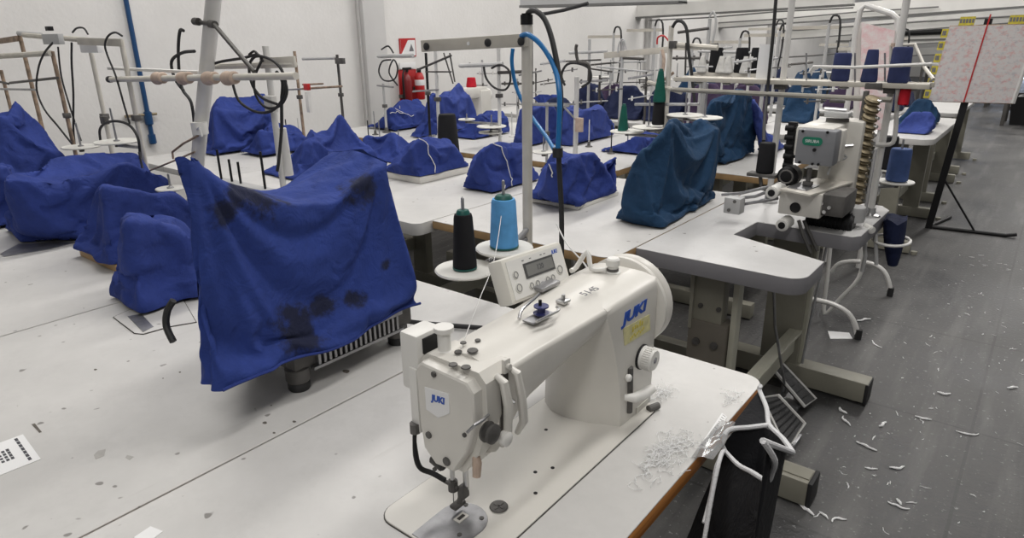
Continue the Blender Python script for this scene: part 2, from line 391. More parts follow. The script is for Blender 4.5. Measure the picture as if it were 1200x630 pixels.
# blue pipe with its valve on the wall
pt = at(156, -60, x=WX + .03); pb = at(178, 160, x=WX + .03)
t = thing('water_pipe', 'dark blue vertical pipe with a valve fixed to the white wall', 'pipe', (WX + .03, pb.y, pb.z))
MB().cyl(pb, (pb.x, pb.y, pt.z + .3), .0155, n=14).build('pipe', 'pipe_blue', t)
vz = at(174, 134, x=WX + .03).z
MB().cyl((pb.x, pb.y, vz - .07), (pb.x, pb.y, vz + .02), .026, n=14, bev=.005).build('valve_body', 'pipe_blue', t)
MB().cyl((pb.x, pb.y, pb.z - .05), (pb.x, pb.y, pb.z + .02), .024, n=14, bev=.006).build('pipe_end', 'pipe_blue', t)
MB().cyl((pb.x, pb.y - .12, vz), (pb.x, pb.y + .06, vz), .009, n=8).cyl((pb.x, pb.y - .13, vz - .008), (pb.x, pb.y - .13, vz + .008), .02, n=10).build('valve_handle', 'brass', t)

# ================================================================== TABLES
TABLES = []
def table(label, x0, x1, y0, y1, edge='laminate', top='laminate', th=.03, r=.03, corners=(1, 0, 0, 1), group=None, stand=True, z=.76, foot_x=None, poly=None):
    t = thing('sewing_table', label, 'table', ((x0 + x1) / 2, (y0 + y1) / 2, 0), group)
    TABLES.append((x0, x1, y0, y1))
    pl = poly or rrect(x0, x1, y0, y1, r, corners=corners)
    MB().prism(pl, z - th, z - .0025, bev=.002).build('edge_band', edge, t)
    cx, cy = (x0 + x1) / 2, (y0 + y1) / 2
    MB().prism([(cx + (p[0] - cx) * .9995, cy + (p[1] - cy) * .9995) for p in pl], z - .0024, z, bev=.0008, seg=1).build('tabletop', top, t)
    if stand:
        xm = (x0 + x1) / 2
        for yy in (y0 + .13, y1 - .13):
            MB().box((xm, yy, .40), (.11, .05, z - th - .09 - .005 + .005), bev=.004).build('leg', 'olive', t)
            MB().box((xm, yy, .045), (min(.56, x1 - x0 - .05), .06, .075), bev=.005).cyl((xm - .2, yy, 0), (xm - .2, yy, .02), .02, n=10).cyl((xm + .2, yy, 0), (xm + .2, yy, .02), .02, n=10).build('foot', 'olive', t)
        MB().box((xm - .05, (y0 + y1) / 2, .25), (.03, y1 - y0 - .26, .07), bev=.003).build('rail', 'olive_light', t)
    return t
table('white sewing table with worn orange wood edge under the uncovered sewing machine', -.923, -.335, .02, 1.206, edge='wood_edge', corners=(1, 0, 0, 1), r=.035)
table('white sewing table under the large stained blue cover', -1.79, -.927, .02, 1.19, corners=(0, 0, 0, 0))
table('white sewing table under the narrow blue cover behind the large stained cover', -2.50, -1.795, .02, 1.2, corners=(0, 0, 0, 0))
table('white sewing table under the long blue cover at the left edge of the photo', -3.2, -2.505, .02, 1.2, corners=(0, 0, 0, 0))
table('white sewing table under the pointed blue cover nearest the left wall', -3.95, -3.205, .05, 1.25, corners=(0, 0, 0, 0))
table('white sewing table with wooden front edge under the tall teal cover', -1.703, -.95, 1.665, 2.72, edge='tan_wood', r=.05, corners=(0, 0, 0, 1))
table('white sewing table with thick rounded white edge behind the blue and black cones', -2.36, -1.708, 1.59, 2.72, th=.045, r=.03, corners=(0, 0, 0, 1))
table('white sewing table under the peaked blue cover behind the large stained one', -3.12, -2.365, 1.59, 2.72, corners=(0, 0, 0, 0))
table('white sewing table beside the wall under the tall blue cover', -4.05, -3.125, 1.6, 2.72, corners=(0, 0, 0, 0))
table('white sewing table below the far teal cover, behind the tall teal one', -1.62, -.95, 3.1, 4.2, edge='tan_wood')
table('white sewing table with tan wooden edge under two plain blue covers', -2.28, -1.625, 2.86, 4.1, edge='tan_wood', corners=(0, 0, 0, 1))
table('white sewing table with tan wooden edge below the white disc spool stand', -2.95, -2.285, 2.84, 4.1, edge='tan_wood', corners=(0, 0, 0, 0))
table('white sewing table below the blue cover in front of the fire point', -4.05, -2.955, 2.9, 4.1, edge='tan_wood', corners=(0, 0, 0, 0))
for i, (x0, x1) in enumerate(((-1.62, -.95), (-2.28, -1.625), (-2.95, -2.285), (-4.0, -2.955))):
    for j, y0 in enumerate((4.55, 6.1)):
        table('white sewing table among dark covered machines in the crowded far rows', x0, x1, y0, y0 + 1.15, corners=(0, 0, 0, 0), group='tables of the far rows')
table('white sewing table by the aisle carrying the small blue and teal covers', -.93, -.53, 4.78, 6.1, th=.035, r=.09, corners=(1, 0, 0, 1))
table('white sewing table by the aisle beyond the one with small covers', -.95, -.58, 6.45, 7.7, corners=(1, 0, 0, 1), r=.06)
table('white sewing table farthest along the aisle behind the whiteboard', -.95, -.6, 7.95, 9.2, corners=(1, 0, 0, 1), r=.06)

# thick grey table with a cut out for the cylinder bed machine
GX0, GX1, GY0, GY1 = -.945, -.437, 1.81, 2.84
gp = [(GX0, GY0)] + [(GX1 - .055 + .055 * math.cos(math.radians(a)), GY0 + .055 + .055 * math.sin(math.radians(a))) for a in range(-90, 1, 15)] + \
     [(GX1, 2.015), (-.755, 2.133), (-.745, 2.335), (-.432, 2.33), (-.412, 2.36), (-.405, 2.78), (-.44, GY1), (GX0, GY1)]
gt = table('thick grey sewing table with a cut-out beside the concrete aisle', GX0, GX1, GY0, GY1, edge='grey_edge', top='grey_laminate', th=.05, poly=gp, stand=False)
MB().box((-.725, 1.93, .30), (.125, .07, .46), bev=.004).build('leg', 'olive_dark', gt)
MB().box((-.735, 1.93, .615), (.10, .05, .18), bev=.004).box((-.782, 1.93, .6), (.010, .08, .2)).build('leg_slide', 'olive', gt)
for k in (-.755, -.695):
    MB().cyl((k, 1.893, .46), (k, 1.885, .46), .012, n=10).build('bolt', 'cast', gt)
    MB().cyl((k, 1.905, .58), (k, 1.899, .58), .008, n=10).build('bolt', 'cast', gt)
MB().box((-.650, 1.935, .40), (.018, .045, .62), bev=.003).build('leg_flange', 'olive_light', gt)
for yy in (1.93, 2.69): MB().box((-.3535, yy, .05), (.014, .088, .088), bev=.004).build('foot_cap', 'rubber', gt)
MB().box((-.64, 1.93, .05), (.56, .085, .085), bev=.006).box((-.64, 1.93, .0945), (.555, .05, .004)).cyl((-.40, 1.93, 0), (-.40, 1.93, .02), .022, n=10).cyl((-.88, 1.93, 0), (-.88, 1.93, .02), .022, n=10).build('foot', 'olive', gt)
MB().box((-.70, 2.69, .375), (.15, .07, .67), bev=.004).build('leg', 'olive', gt)
MB().box((-.622, 2.70, .375), (.02, .04, .67), bev=.003).build('leg_flange', 'olive_light', gt)
MB().box((-.64, 2.69, .055), (.58, .085, .085), bev=.006).cyl((-.40, 2.69, 0), (-.40, 2.69, .02), .022, n=10).cyl((-.88, 2.69, 0), (-.88, 2.69, .02), .022, n=10).build('foot', 'olive', gt)
MB().box((-.655, 2.31, .20), (.03, .70, .10), bev=.003).box((-.63, 2.31, .245), (.02, .70, .012)).build('rail', 'olive_light', gt)
MB().tube([(-.64, 2.2, .70), (-.63, 2.3, .4), (-.60, 2.42, .12)], .005, n=6).build('pedal_rod', 'steel', gt)
MB().tube([(-.55, 2.55, .70), (-.56, 2.5, .35), (-.56, 2.47, .2)], .005, n=6).build('pedal_rod', 'steel', gt)

# pedals below the grey table
def pedal(label, cor, h, thick=.012):
    a, b, c, d = cor  # top-left, top-right, bottom-right, bottom-left of the tread
    base = (a + b + c + d) / 4
    t = thing('foot_pedal', label, 'pedal', (base.x, base.y, 0))
    n = (b - a).cross(d - a).normalized()
    if n.z < 0: n = -n
    MB().loft([[p - n * thick for p in cor], list(cor)]).build('tread', M['pedal_grey'], t, smooth=0)
    MB().tube([a, b, c, d], .0065, n=6, closed=True).build('rim', 'white_post', t)
    tr = MB()
    for k in range(1, 8):
        f = k / 8; p = a.lerp(d, f); q = b.lerp(c, f); tr.tube([p.lerp(q, .08) + n * .001, q.lerp(p, .08) + n * .001], .0022, n=5)
    tr.build('tread_rib', 'rubber', t)
    g = V((base.x, base.y, 0))
    MB().box((base.x - .02, base.y, .012), (.16, .12, .02), bev=.003).cyl((base.x - .02, base.y - .04, .03), (base.x - .02, base.y + .04, .03), .016, n=12).cyl((base.x - .02, base.y, .02), base - n * (thick + .004), .012, n=10).build('bracket', 'steel', t)
    return t
M['pedal_grey'] = mat('pedal_grey', (.055, .055, .057), .65, var=.2, vscale=40, bump=.3, bscale=120)
pedal('narrow grey foot pedal with white rim tipped up under the grey table', [at(895, 419, y=2.45), at(906, 414, y=2.55), at(956, 467, y=2.56), at(943, 476, y=2.46)], .1)
pedal('wide dark foot pedal with white rim behind the black pouch', [at(893, 466, z=.14), at(912, 463, z=.15), at(943, 496, z=.08), at(922, 527, z=.05)], .1)

# ================================================================== THE UNCOVERED MACHINE
ZT = .76
jm = thing('sewing_machine', 'cream industrial sewing machine with blue lettering, the only uncovered one up front', 'sewing machine', (-.54, .76, ZT))
MB().prism(rrect(-.6370, -.4500, .4795, .9895, .0285), ZT + .0002, ZT + .0011).build('gasket', 'groove', jm)
MB().prism(rrect(-.6355, -.4515, .481, .988, .027), ZT + .0004, ZT + .003, bev=.0008, seg=1).build('bed', 'white_paint', jm)
# slide plate + needle plate (half-moon)
np_ = [(-.567 + .0, .484), (-.4975, .484)] + [(-.532 + .037 * math.cos(math.radians(a)), .545 + .037 * math.sin(math.radians(a))) for a in range(-10, 191, 15)]
MB().prism(np_, ZT + .003, ZT + .0042, bev=.0004, seg=1).build('needle_plate', 'plate_steel', jm)
fd = MB()
fd.box((-.535, .548, ZT + .0047), (.012, .020, .0012))
nf = fd.build('feed_dog', 'white_paint', jm)
MB().box((-.535, .548, ZT + .0056), (.005, .012, .0008)).build('needle_slot', 'groove', nf)
for p in ((-.514, .522), (-.548, .572), (-.512, .565)): MB().cyl((*p, ZT + .0042), (*p, ZT + .0052), .0035, n=10).build('plate_screw', 'cast', jm)
MB().lathe([(.011, 0), (.0135, .0016), (.0125, .003), (.009, .0025), (.0, .002)], (-.508, .598, ZT + .003)).box((-.508, .598, ZT + .0058), (.018, .003, .001)).box((-.508, .598, ZT + .0058), (.003, .018, .001)).build('oil_gauge', 'cast', jm)
for p in ((-.50, .72), (-.515, .695), (-.485, .655), (-.57, .80)): MB().cyl((*p, ZT + .0030), (*p, ZT + .0036), .0032, n=10).build('bed_screw', 'black', jm)
# arm and column : lofted sections along y
def sec(y, x0, x1, zt, zb, scoop, zs, r=.007):
    """rounded section seen along y; scoop = how far the lower front edge runs back"""
    xm = x1 - scoop
    pts = []
    def arc(cx, cz, a0, a1, rr, n=5):
        for i in range(n + 1):
            a = math.radians(a0 + (a1 - a0) * i / n); pts.append((cx + rr * math.cos(a), cz + rr * math.sin(a)))
    arc(x1 - r, zt - r, 90, 0, r)
    # front face then scoop back to the lower edge
    pts.append((x1 - .0005, zs + .006))
    for i in range(1, 6):
        f = i / 5; pts.append((x1 - scoop * (1 - math.sqrt(max(0, 1 - f * f))) if False else x1 - scoop * (f ** 1.15), zs - (zs - zb - .006) * (1 - (1 - f) ** 1.5)))
    pts.append((xm - .012, zb))
    pts.append((x0 + .014, zb))
    arc(x0 + r, zb + r, 270, 180, r, 3)
    arc(x0 + r * 1.5, zt - r * 1.5, 180, 90, r * 1.5)
    # gentle crown on top
    return [V((p[0], y, p[1])) for p in pts]
def crown(sc, zt, h=.010):
    xs = [p.x for p in sc]; a, b = min(xs), max(xs); out = []
    # insert crown points on the top run (last->first)
    L = sc[-1]; F0 = sc[0]
    for i in range(1, 8):
        f = i / 8; x = L.x + (F0.x - L.x) * f; out.append(V((x, L.y, zt + h * math.sin(PI * f))))
    return sc + out
secs = []
for (y, x0, x1, zt, zb, sc, zs) in ((.570, -.592, -.480, .996, .872, .012, .892), (.60, -.593, -.479, .998, .874, .045, .918), (.625, -.594, -.4785, .999, .880, .068, .936), (.65, -.594, -.478, 1.000, .884, .080, .944), (.70, -.596, -.477, 1.000, .888, .092, .954),
                                (.75, -.599, -.4765, 1.000, .890, .100, .964), (.79, -.603, -.476, 1.000, .890, .106, .972), (.82, -.606, -.4755, 1.000, .888, .110, .978), (.85, -.610, -.475, 1.000, .884, .114, .983), (.90, -.612, -.475, 1.000, .88, .06, .965)):
    secs.append(crown(sec(y, x0, x1, zt, zb, sc, zs), zt, .014))
MB().loft(secs).build('arm', 'white_paint', jm, smooth=40)
# column with a curved inner face
colp = [(-.475, .884), (-.4735, .895), (-.4735, .993), (-.482, 1.004), (-.62, 1.004), (-.63, .995), (-.632, .90), (-.6255, .874), (-.600, .856), (-.565, .852), (-.525, .862), (-.495, .876)]
rr = []
def lean(p, z):
    f = max(0, (z - .80) / .18); w_ = max(0, min(1, (.95 - p[1]) / .07)) * max(0, min(1, (p[0] + .60) / .06))
    return p[1] - .058 * w_ * f ** 1.5
for z, k in ((ZT + .003, 1), (ZT + .02, 1), (.80, .99), (.84, .985), (.88, .985), (.91, .985), (.94, .985), (.965, .985)):
    rr.append([V((-.55 + (p[0] + .55) * (1 if p[0] > -.5 else k), lean(p, z), z)) for p in colp])
def tops(z, ins): return [V((max(min(p[0], -.4735 - ins), -.612 + ins), min(lean(p, .985) + (.03 if ins > .01 else 0), 1.004 - ins * .3), z)) for p in colp]
rr += [tops(.988, 0), tops(.996, .0015), tops(1.000, .006), tops(1.008, .030), tops(1.011, .05)]
MB().loft(rr).build('column', 'white_paint', jm, smooth=38)
# wheel cover at the far end
MB().lathe([(.080, 0), (.086, .004), (.086, .012), (.080, .016), (.083, .018), (.0855, .024), (.0855, .034), (.078, .042), (.03, .045), (.0, .045)], (-.548, 1.004, .934), (0, 1, 0), n=48).build('handwheel', 'white_paint', jm)
# head
hx0, hx1 = -.594, -.478
hp = [(hx0, .995), (hx0 + .012, 1.006), (hx1 - .014, 1.006), (hx1 - .002, .994), (hx1, .94), (hx1 - .018, .885), (hx1 - .045, .846), (hx0 + .030, .843), (hx0 + .006, .862), (hx0 + .001, .90)]
def ring_y(poly, y, k=1.0): 
    cx = sum(p[0] for p in poly) / len(poly); cz = sum(p[1] for p in poly) / len(poly)
    return [V((cx + (p[0] - cx) * k, y, cz + (p[1] - cz) * k)) for p in poly]
MB().loft([ring_y(hp, .546), ring_y(hp, .575), ring_y(hp, .60, .985)]).build('head', 'white_paint', jm, smooth=30)
fp = [(hx0 + .006, .992), (hx0 + .016, 1.001), (hx1 - .020, .997), (hx1 - .009, .985), (hx1 - .009, .94), (hx1 - .026, .89), (hx1 - .050, .853), (hx0 + .032, .850), (hx0 + .012, .868), (hx0 + .007, .905)]
MB().loft([ring_y(fp, .546), ring_y(fp, .536), ring_y(fp, .532, .985), ring_y(fp, .530, .95)]).build('face_plate', 'white_paint', jm, smooth=30)
def on_face(px, py, y=.530): return at(px, py, y=y)
for (px, py, r) in ((509, 438, .004), (503, 509, .005), (524, 540, .0062), (510, 549, .003), (545, 509, .003)):
    p = on_face(px, py); MB().cyl(p + V((0, .001, 0)), p - V((0, .003, 0)), r, n=14, bev=.0006).build('face_screw', 'cast', jm)
lab = [on_face(*p, y=.5298) for p in ((498, 453), (526, 461), (527, 484), (514, 489), (500, 479))]
lo = MB().loft([[p + V((0, .0004, 0)) for p in lab], [p - V((0, .0008, 0)) for p in lab]]).build('badge', 'paper', jm, smooth=0)
mx = on_face(513, 468, y=.5288)
text('lettering', 'JUKI', .0125, 'logo_blue', lo, frame(mx, on_face(526, 472, y=.5288) - on_face(500, 464, y=.5288), V((0, 0, 1))), offset=.0006, shear=.2)
# needle bar, needle clamp, presser foot
nb = MB().cyl((-.556, .556, .846), (-.556, .556, .80), .0035, n=10).build('needle_bar', 'chrome', jm)
MB().cyl((-.556, .556, .812), (-.556, .556, .796), .007, n=10).cyl((-.572, .556, .804), (-.545, .556, .804), .003, n=8).build('needle_clamp', 'cast', nb)
MB().cyl((-.556, .556, .797), (-.556, .556, .768), .0009, n=6).build('needle', 'chrome', nb)
pf = MB().cyl((-.540, .566, .848), (-.540, .566, .80), .0042, n=10).build('presser_bar', 'chrome', jm)
MB().box((-.542, .562, .797), (.012, .013, .018), bev=.002).box((-.548, .556, .776), (.012, .022, .006), bev=.002).cyl((-.545, .560, .79), (-.547, .557, .776), .004, n=8).build('presser_foot', 'cast', pf)
MB().cyl((-.583, .545, .845), (-.560, .545, .838), .0075, n=12, bev=.002).build('thread_cutter', 'cast', jm)
# thread take-up cover on the operator's side
c0 = [(-.478, .585, 1.0), (-.470, .59, .985), (-.467, .595, .95), (-.470, .60, .91), (-.478, .605, .885)]
MB().tube([(-.480, .566, .998), (-.468, .566, .992), (-.463, .568, .96), (-.466, .570, .92), (-.479, .572, .893)], [.004, .006, .0065, .006, .004], n=10, sm=0).build('take_up_guard', 'white_paint', jm)
MB().tube([(-.480, .590, 1.000), (-.468, .592, .994), (-.4635, .596, .96), (-.465, .602, .92), (-.479, .606, .895)], [.004, .006, .0065, .006, .004], n=10).build('take_up_guard', 'white_paint', jm)
MB().box((-.4785, .579, .945), (.004, .013, .10)).build('take_up_slot', 'groove', jm)
MB().tube([(-.478, .579, .955), (-.468, .579, .962), (-.462, .579, .958)], .003, n=8).build('take_up_lever', 'chrome', jm)
# tension assembly and knobs
tc_ = at(577, 508, x=-.466)
MB().lathe([(.004, 0), (.013, .002), (.014, .006), (.009, .009), (.013, .012), (.013, .016), (.006, .02), (.0, .021)], (-.479, tc_.y, tc_.z), (1, 0, 0), 20).build('tension_disc', 'cast', jm)
p = at(594, 514, x=-.462); MB().lathe([(.009, 0), (.010, .003), (.010, .010), (.007, .012), (.0, .012)], (-.470, p.y, p.z), (1, 0, 0), 18).build('knob', 'white_plastic', jm)
p = at(593, 428, x=-.477); MB().box((-.477, p.y, p.z), (.006, .012, .020), bev=.002).cyl((-.477, p.y, p.z), (-.470, p.y, p.z), .004, n=10).build('thread_guide', 'white_paint', jm)
MB().tube([at(548, 506, x=-.476), at(556, 498, x=-.466), at(566, 492, x=-.466), at(572, 486, x=-.476)], .0022, n=6).build('thread_guide', 'steel', jm)
p = at(557, 550, x=-.50); MB().tube([(p.x - .01, p.y + .012, p.z + .02), (p.x, p.y + .004, p.z + .008), (p.x + .002, p.y, p.z - .010)], [.004, .0065, .0055], n=10).build('presser_lever', 'pale_wood', jm)
# dark oil caps on the head top, spool pin, white sleeve
for (px, py, r) in ((537, 412, .0055), (543, 405, .0045), (554, 414, .0075), (560, 402, .0042), (531, 427, .006), (546, 430, .0065)):
    p = at(px, py, z=1.009); MB().lathe([(r, 0), (r * .9, .0015), (0, .0018)], (p.x, p.y, 1.0085 if p.y < .57 else 1.0130), n=14).build('oil_hole', 'cast', jm)
p = at(521, 408, z=1.008)
MB().lathe([(.012, 0), (.009, .003), (.009, .026), (.0135, .030), (.0135, .036), (.0, .036)], (p.x, p.y, 1.004), n=20).build('thread_post', 'white_plastic', jm)
# lamp unit at the back of the head with its cable
lp = MB().box((-.612, .565, .985), (.034, .048, .085), bev=.005).box((-.605, .553, .93), (.016, .03, .10), bev=.004).build('lamp_housing', 'white_plastic', jm)
MB().box((-.594, .566, 1.010), (.004, .030, .022)).build('lamp_window', 'black', lp)
MB().tube([(-.606, .538, .885), (-.607, .536, .865), (-.602, .533, .84), (-.597, .536, .825), (-.585, .545, .818), (-.565, .55, .812)], [.0035, .003, .003, .003, .0035, .004], n=8, sm=3).build('lamp_cable', 'black', jm)
MB().cyl((-.606, .538, .895), (-.606, .538, .880), .0075, n=10).build('cable_clip', 'cast', jm)
# stitch dial, reverse lever, slot
p = at(763, 421, x=-.455)
d_ = MB(); d_.lathe([(.017, 0), (.021, .001), (.021, .006), (.0195, .008), (.0195, .022), (.017, .026), (.006, .0265), (.0055, .024), (0, .024)], (-.4735, p.y, p.z), (1, 0, 0), 30)
for k in range(30):
    a = 2 * PI * k / 30; d_.box((-.4575, p.y + .0195 * math.cos(a), p.z + .0195 * math.sin(a)), (.013, .0016, .0016))
d_.build('stitch_dial', 'white_plastic', jm)
MB().cyl((-.4738, p.y, p.z), (-.4695, p.y, p.z), .0225, n=24).build('dial_ring', 'black', jm)
MB().cyl((-.448, p.y, p.z), (-.4465, p.y, p.z), .0045, n=14).build('dial_center', 'grey_plastic', jm)
s0 = at(738, 430, x=-.4732); s1 = at(737, 482, x=-.4732)
MB().tube([s0, s1], .0065, n=8).build('lever_slot', 'cast', jm)
q = at(738, 443, x=-.466); MB().lathe([(.0055, 0), (.007, .004), (.005, .008), (0, .009)], (-.472, q.y, q.z), (1, 0, 0), 14).build('lever_pin', 'white_plastic', jm)
l0 = at(738, 466, x=-.462); l1 = at(764, 455, x=-.452)
MB().tube([V((-.470, l0.y - .004, l0.z)), l0 + V((.006, .004, 0)), (l0 + l1) / 2 + V((.004, 0, -.001)), l1], [.005, .0085, .0095, .008], n=12).build('reverse_lever', 'white_plastic', jm)
l2 = at(752, 478, x=-.4725); MB().box((-.4725, l2.y, l2.z), (.002, .040, .020), bev=.0006).build('scale_plate', 'panel_plastic', jm)
hg = at(766, 477, z=ZT + .006); MB().cyl((hg.x - .004, hg.y - .012, ZT + .007), (hg.x + .004, hg.y + .010, ZT + .007), .0065, n=10).build('hinge', 'cast', jm)
# logo, sticker, pen marks
ca, cb = at(727, 378, x=-.4728), at(761, 361, x=-.4728)
mid = at(744, 366, x=-.4728)
text('logo', 'JUKI', .0265, 'logo_blue', jm, frame(mid, (0, 1, 0), (0, 0, 1)) @ Matrix.Diagonal((1.55, 1, 1, 1)), offset=.0012, shear=.16)
st = [at(*q, x=-.4729) for q in ((730, 385), (761, 368), (762, 386), (732, 405))]
so = MB().loft([[p - V((.0002, 0, 0)) for p in st], [p + V((.0004, 0, 0)) for p in st]]).build('sticker', 'yellow_card', jm, smooth=0)
scx = (st[0] + st[1] + st[2] + st[3]) / 4
ik = MB()
for k in range(5):
    f = (k + .5) / 5 - .5; ik.box((-.4722, scx.y + f * .040, scx.z + .006 + (k % 2) * .002), (.0006, .004, .009 - (k % 3) * .002))
for k in range(9): ik.box((-.4722, scx.y + (k / 8 - .5) * .044, scx.z - .009 + (k % 3) * .002), (.0006, .003, .004))
ik.build('sticker_print', M['yellow'], so, smooth=0)
pm = at(691, 341, z=1.0175)
text('pen_marks', '5145', .021, 'pen', jm, frame(pm, (.05, 1, 0), (-1, 0, 0)), extrude=.0003, shear=.1)
# bobbin winder on the arm
bw = at(631, 372, z=1.016)
b_ = MB().box((bw.x, bw.y, 1.0175), (.020, .050, .003), bev=.001).build('bobbin_winder', 'steel', jm)
MB().lathe([(.011, 0), (.012, .002), (.006, .003), (.006, .010), (.011, .011), (.011, .013), (0, .013)], (bw.x + .002, bw.y + .004, 1.021), n=20).build('bobbin', 'blue_plastic', b_)
MB().tube([(bw.x - .012, bw.y - .03, 1.022), (bw.x - .02, bw.y - .012, 1.028), (bw.x - .016, bw.y + .012, 1.038), (bw.x - .012, bw.y + .02, 1.045)], .0024, n=7, sm=3).tube([(bw.x + .014, bw.y - .024, 1.022), (bw.x + .02, bw.y + .02, 1.025), (bw.x + .008, bw.y + .034, 1.023)], .0022, n=7, sm=3).build('winder_lever', 'chrome', b_)
MB().cyl((bw.x, bw.y + .004, 1.034), (bw.x, bw.y + .004, 1.042), .0025, n=8).build('winder_pin', 'black', b_)
p = at(660, 352, z=1.018); MB().box((p.x, p.y, 1.0175), (.016, .018, .005), bev=.001).cyl((p.x, p.y, 1.019), (p.x, p.y, 1.028), .003, n=10).build('thread_guide', 'chrome', jm)
# oil cap near the wheel with a loop of wire
p = at(718, 316, z=1.015)
MB().lathe([(.014, 0), (.014, .004), (.0095, .006), (.0095, .014), (.012, .016), (.012, .026), (.009, .029), (0, .029)], (p.x, p.y, 1.008), n=22).build('oil_cap', 'white_plastic', jm)
MB().lathe([(.0105, 0), (.0105, .005)], (p.x, p.y, 1.0135), n=18).build('cap_collar', 'cast', jm)
MB().tube([(p.x - .006, p.y - .012, 1.018), (p.x - .03, p.y - .02, 1.016), (p.x - .045, p.y - .012, 1.042), (p.x - .062, p.y - .02, 1.012), (p.x - .066, p.y - .03, 1.008)], .0045, n=8, sm=3).build('wire_guide', 'white_plastic', jm)

# control panel on the back of the arm
P = [at(583, 305, x=-.625), at(655, 284, x=-.625), at(672, 328, x=-.598), at(605, 357, x=-.598)]
xa = ((P[1] - P[0]) + (P[2] - P[3])).normalized(); ya = ((P[0] - P[3]) + (P[1] - P[2])); ya = (ya - xa * ya.dot(xa)).normalized(); za = xa.cross(ya)
pc = sum(P, V((0, 0, 0))) / 4
W = ((P[1] - P[0]).length + (P[2] - P[3]).length) / 2; H = ((P[0] - P[3]).length + (P[1] - P[2]).length) / 2
pm_ = Matrix.Translation(pc) @ Matrix((xa, ya, za)).transposed().to_4x4()
def pbox(mb, x, y, z, w, h, d, bev=0):
    q = pm_ @ V((x, y, z)); return mb.box(q, (w, h, d), rot=pm_.to_3x3(), bev=bev)
pb_ = pbox(MB(), 0, 0, -.016, W, H, .032, .007).build('control_panel', 'panel_plastic', jm)
pbox(MB(), 0, 0, .0005, W * .90, H * .84, .0012).build('panel_face', 'white_plastic', pb_)
pbox(MB(), W * .03, H * .10, .0016, W * .49, H * .34, .0012).build('screen_frame', 'lcd_frame', pb_)
pbox(MB(), W * .03, H * .10, .0024, W * .44, H * .25, .0008).build('screen', 'lcd', pb_)
text('screen_digits', '120', H * .17, 'ink', pb_, pm_ @ Matrix.Translation((W * .03, H * .10, .003)), extrude=.0001)
for (u, v, w) in ((-.36, .10, .10), (-.36, -.19, .12), (-.17, -.24, .09), (-.07, -.24, .09), (.10, -.24, .09), (.19, -.24, .09), (.34, -.12, .13)):
    q = pm_ @ V((W * u, H * v, .0012)); MB().lathe([(W * w * .46, 0), (W * w * .42, .0009), (0, .0014)], q, za, 18).build('button', 'key', pb_)
    q2 = pm_ @ V((W * u, H * v, .0027)); MB().tube([q2 + (xa * math.cos(a * PI / 6) + ya * math.sin(a * PI / 6)) * W * w * .30 for a in range(12)], .0005, n=5, closed=True).build('button_mark', 'pen', pb_)
text('panel_logo', 'JUKI', H * .12, 'logo_blue', pb_, pm_ @ Matrix.Translation((W * .33, H * .31, .0012)), extrude=.0002, offset=.0003, shear=.2)
for u in (-.2, -.08, .1, .16): pbox(MB(), W * u, H * .34, .0013, W * .03, H * .02, .0004).build('panel_mark', 'pen', pb_)
MB().cyl(pm_ @ V((0, -H * .3, -.032)), (pc.x + .01, pc.y, 1.008), .008, n=10).box((pc.x + .012, pc.y, 1.011), (.03, .05, .006), bev=.001).build('panel_bracket', 'steel', jm)
# ================================================================== NEAR STAND, CONES, CABLES
PY = 1.31
ptop = at(615, 20, y=PY); PX = at(618, 200, y=PY).x
ts = thing('thread_stand', 'cream tube thread stand with two white discs behind the uncovered machine', 'thread stand', (PX, PY, 0))
MB().cyl((PX, PY, 0), (PX, PY, 1.425), .0125, n=20).build('pole', 'post', ts)
MB().cyl((PX, PY, 1.418), (PX, PY, ptop.z + .008), .0145, n=20, bev=.003).build('pole_cap', 'black', ts)
MB().lathe([(.09, 0), (.09, .012), (.03, .02), (.022, .05), (0, .05)], (PX, PY, 0), n=28).build('base', 'cast', ts)
b0 = at(495, 54, y=PY - .016); b1 = at(617, 47, y=PY - .016)
MB().box((b0 + b1) / 2, ((b1 - b0).length, .012, .029), rot=Matrix.Rotation(-math.atan2(b1.z - b0.z, b1.x - b0.x), 3, 'Y'), bev=.002).build('cross_bar', 'beige_bar', ts)
for (px, py) in ((500, 54.5), (572, 50), (611, 48.5)):
    p = at(px, py, y=PY - .023); MB().lathe([(.0095, 0), (.0095, .003), (.006, .005), (.0, .006)], p, (0, -1, 0), 16).build('bolt', 'rubber', ts)
p = at(549, 51, y=PY - .0225); MB().cyl(p, p + V((0, -.0015, 0)), .0045, n=12).build('hole_plug', 'paper', ts)
def tray(parent, c, r, arm_to=None, pin=.13, m='disc'):
    t_ = MB().lathe([(r * .25, -.004), (r * .95, -.003), (r, .001), (r * .97, .004), (r * .9, .0025), (0, .003)], c, n=40).build('spool_tray', m, parent)
    MB().lathe([(.012, 0), (.012, .004), (.004, .008), (.0035, pin), (.001, pin + .003)], c + V((0, 0, .002)), n=12).build('spool_pin', 'steel', t_)
    MB().cyl(c - V((0, 0, .02)), c - V((0, 0, .003)), .010, n=12).build('hub', 'cast', t_)
    if arm_to is not None: MB().tube([c - V((0, 0, .014)), arm_to], .007, n=8).build('tray_arm', 'steel', parent)
    return t_
DB = at(545, 316, t=1.47); DS = at(591, 291, t=1.53)
tray(ts, DB, .067, V((PX, PY, .905)), .16); tray(ts, DS, .067, V((PX, PY, .93)), .155)
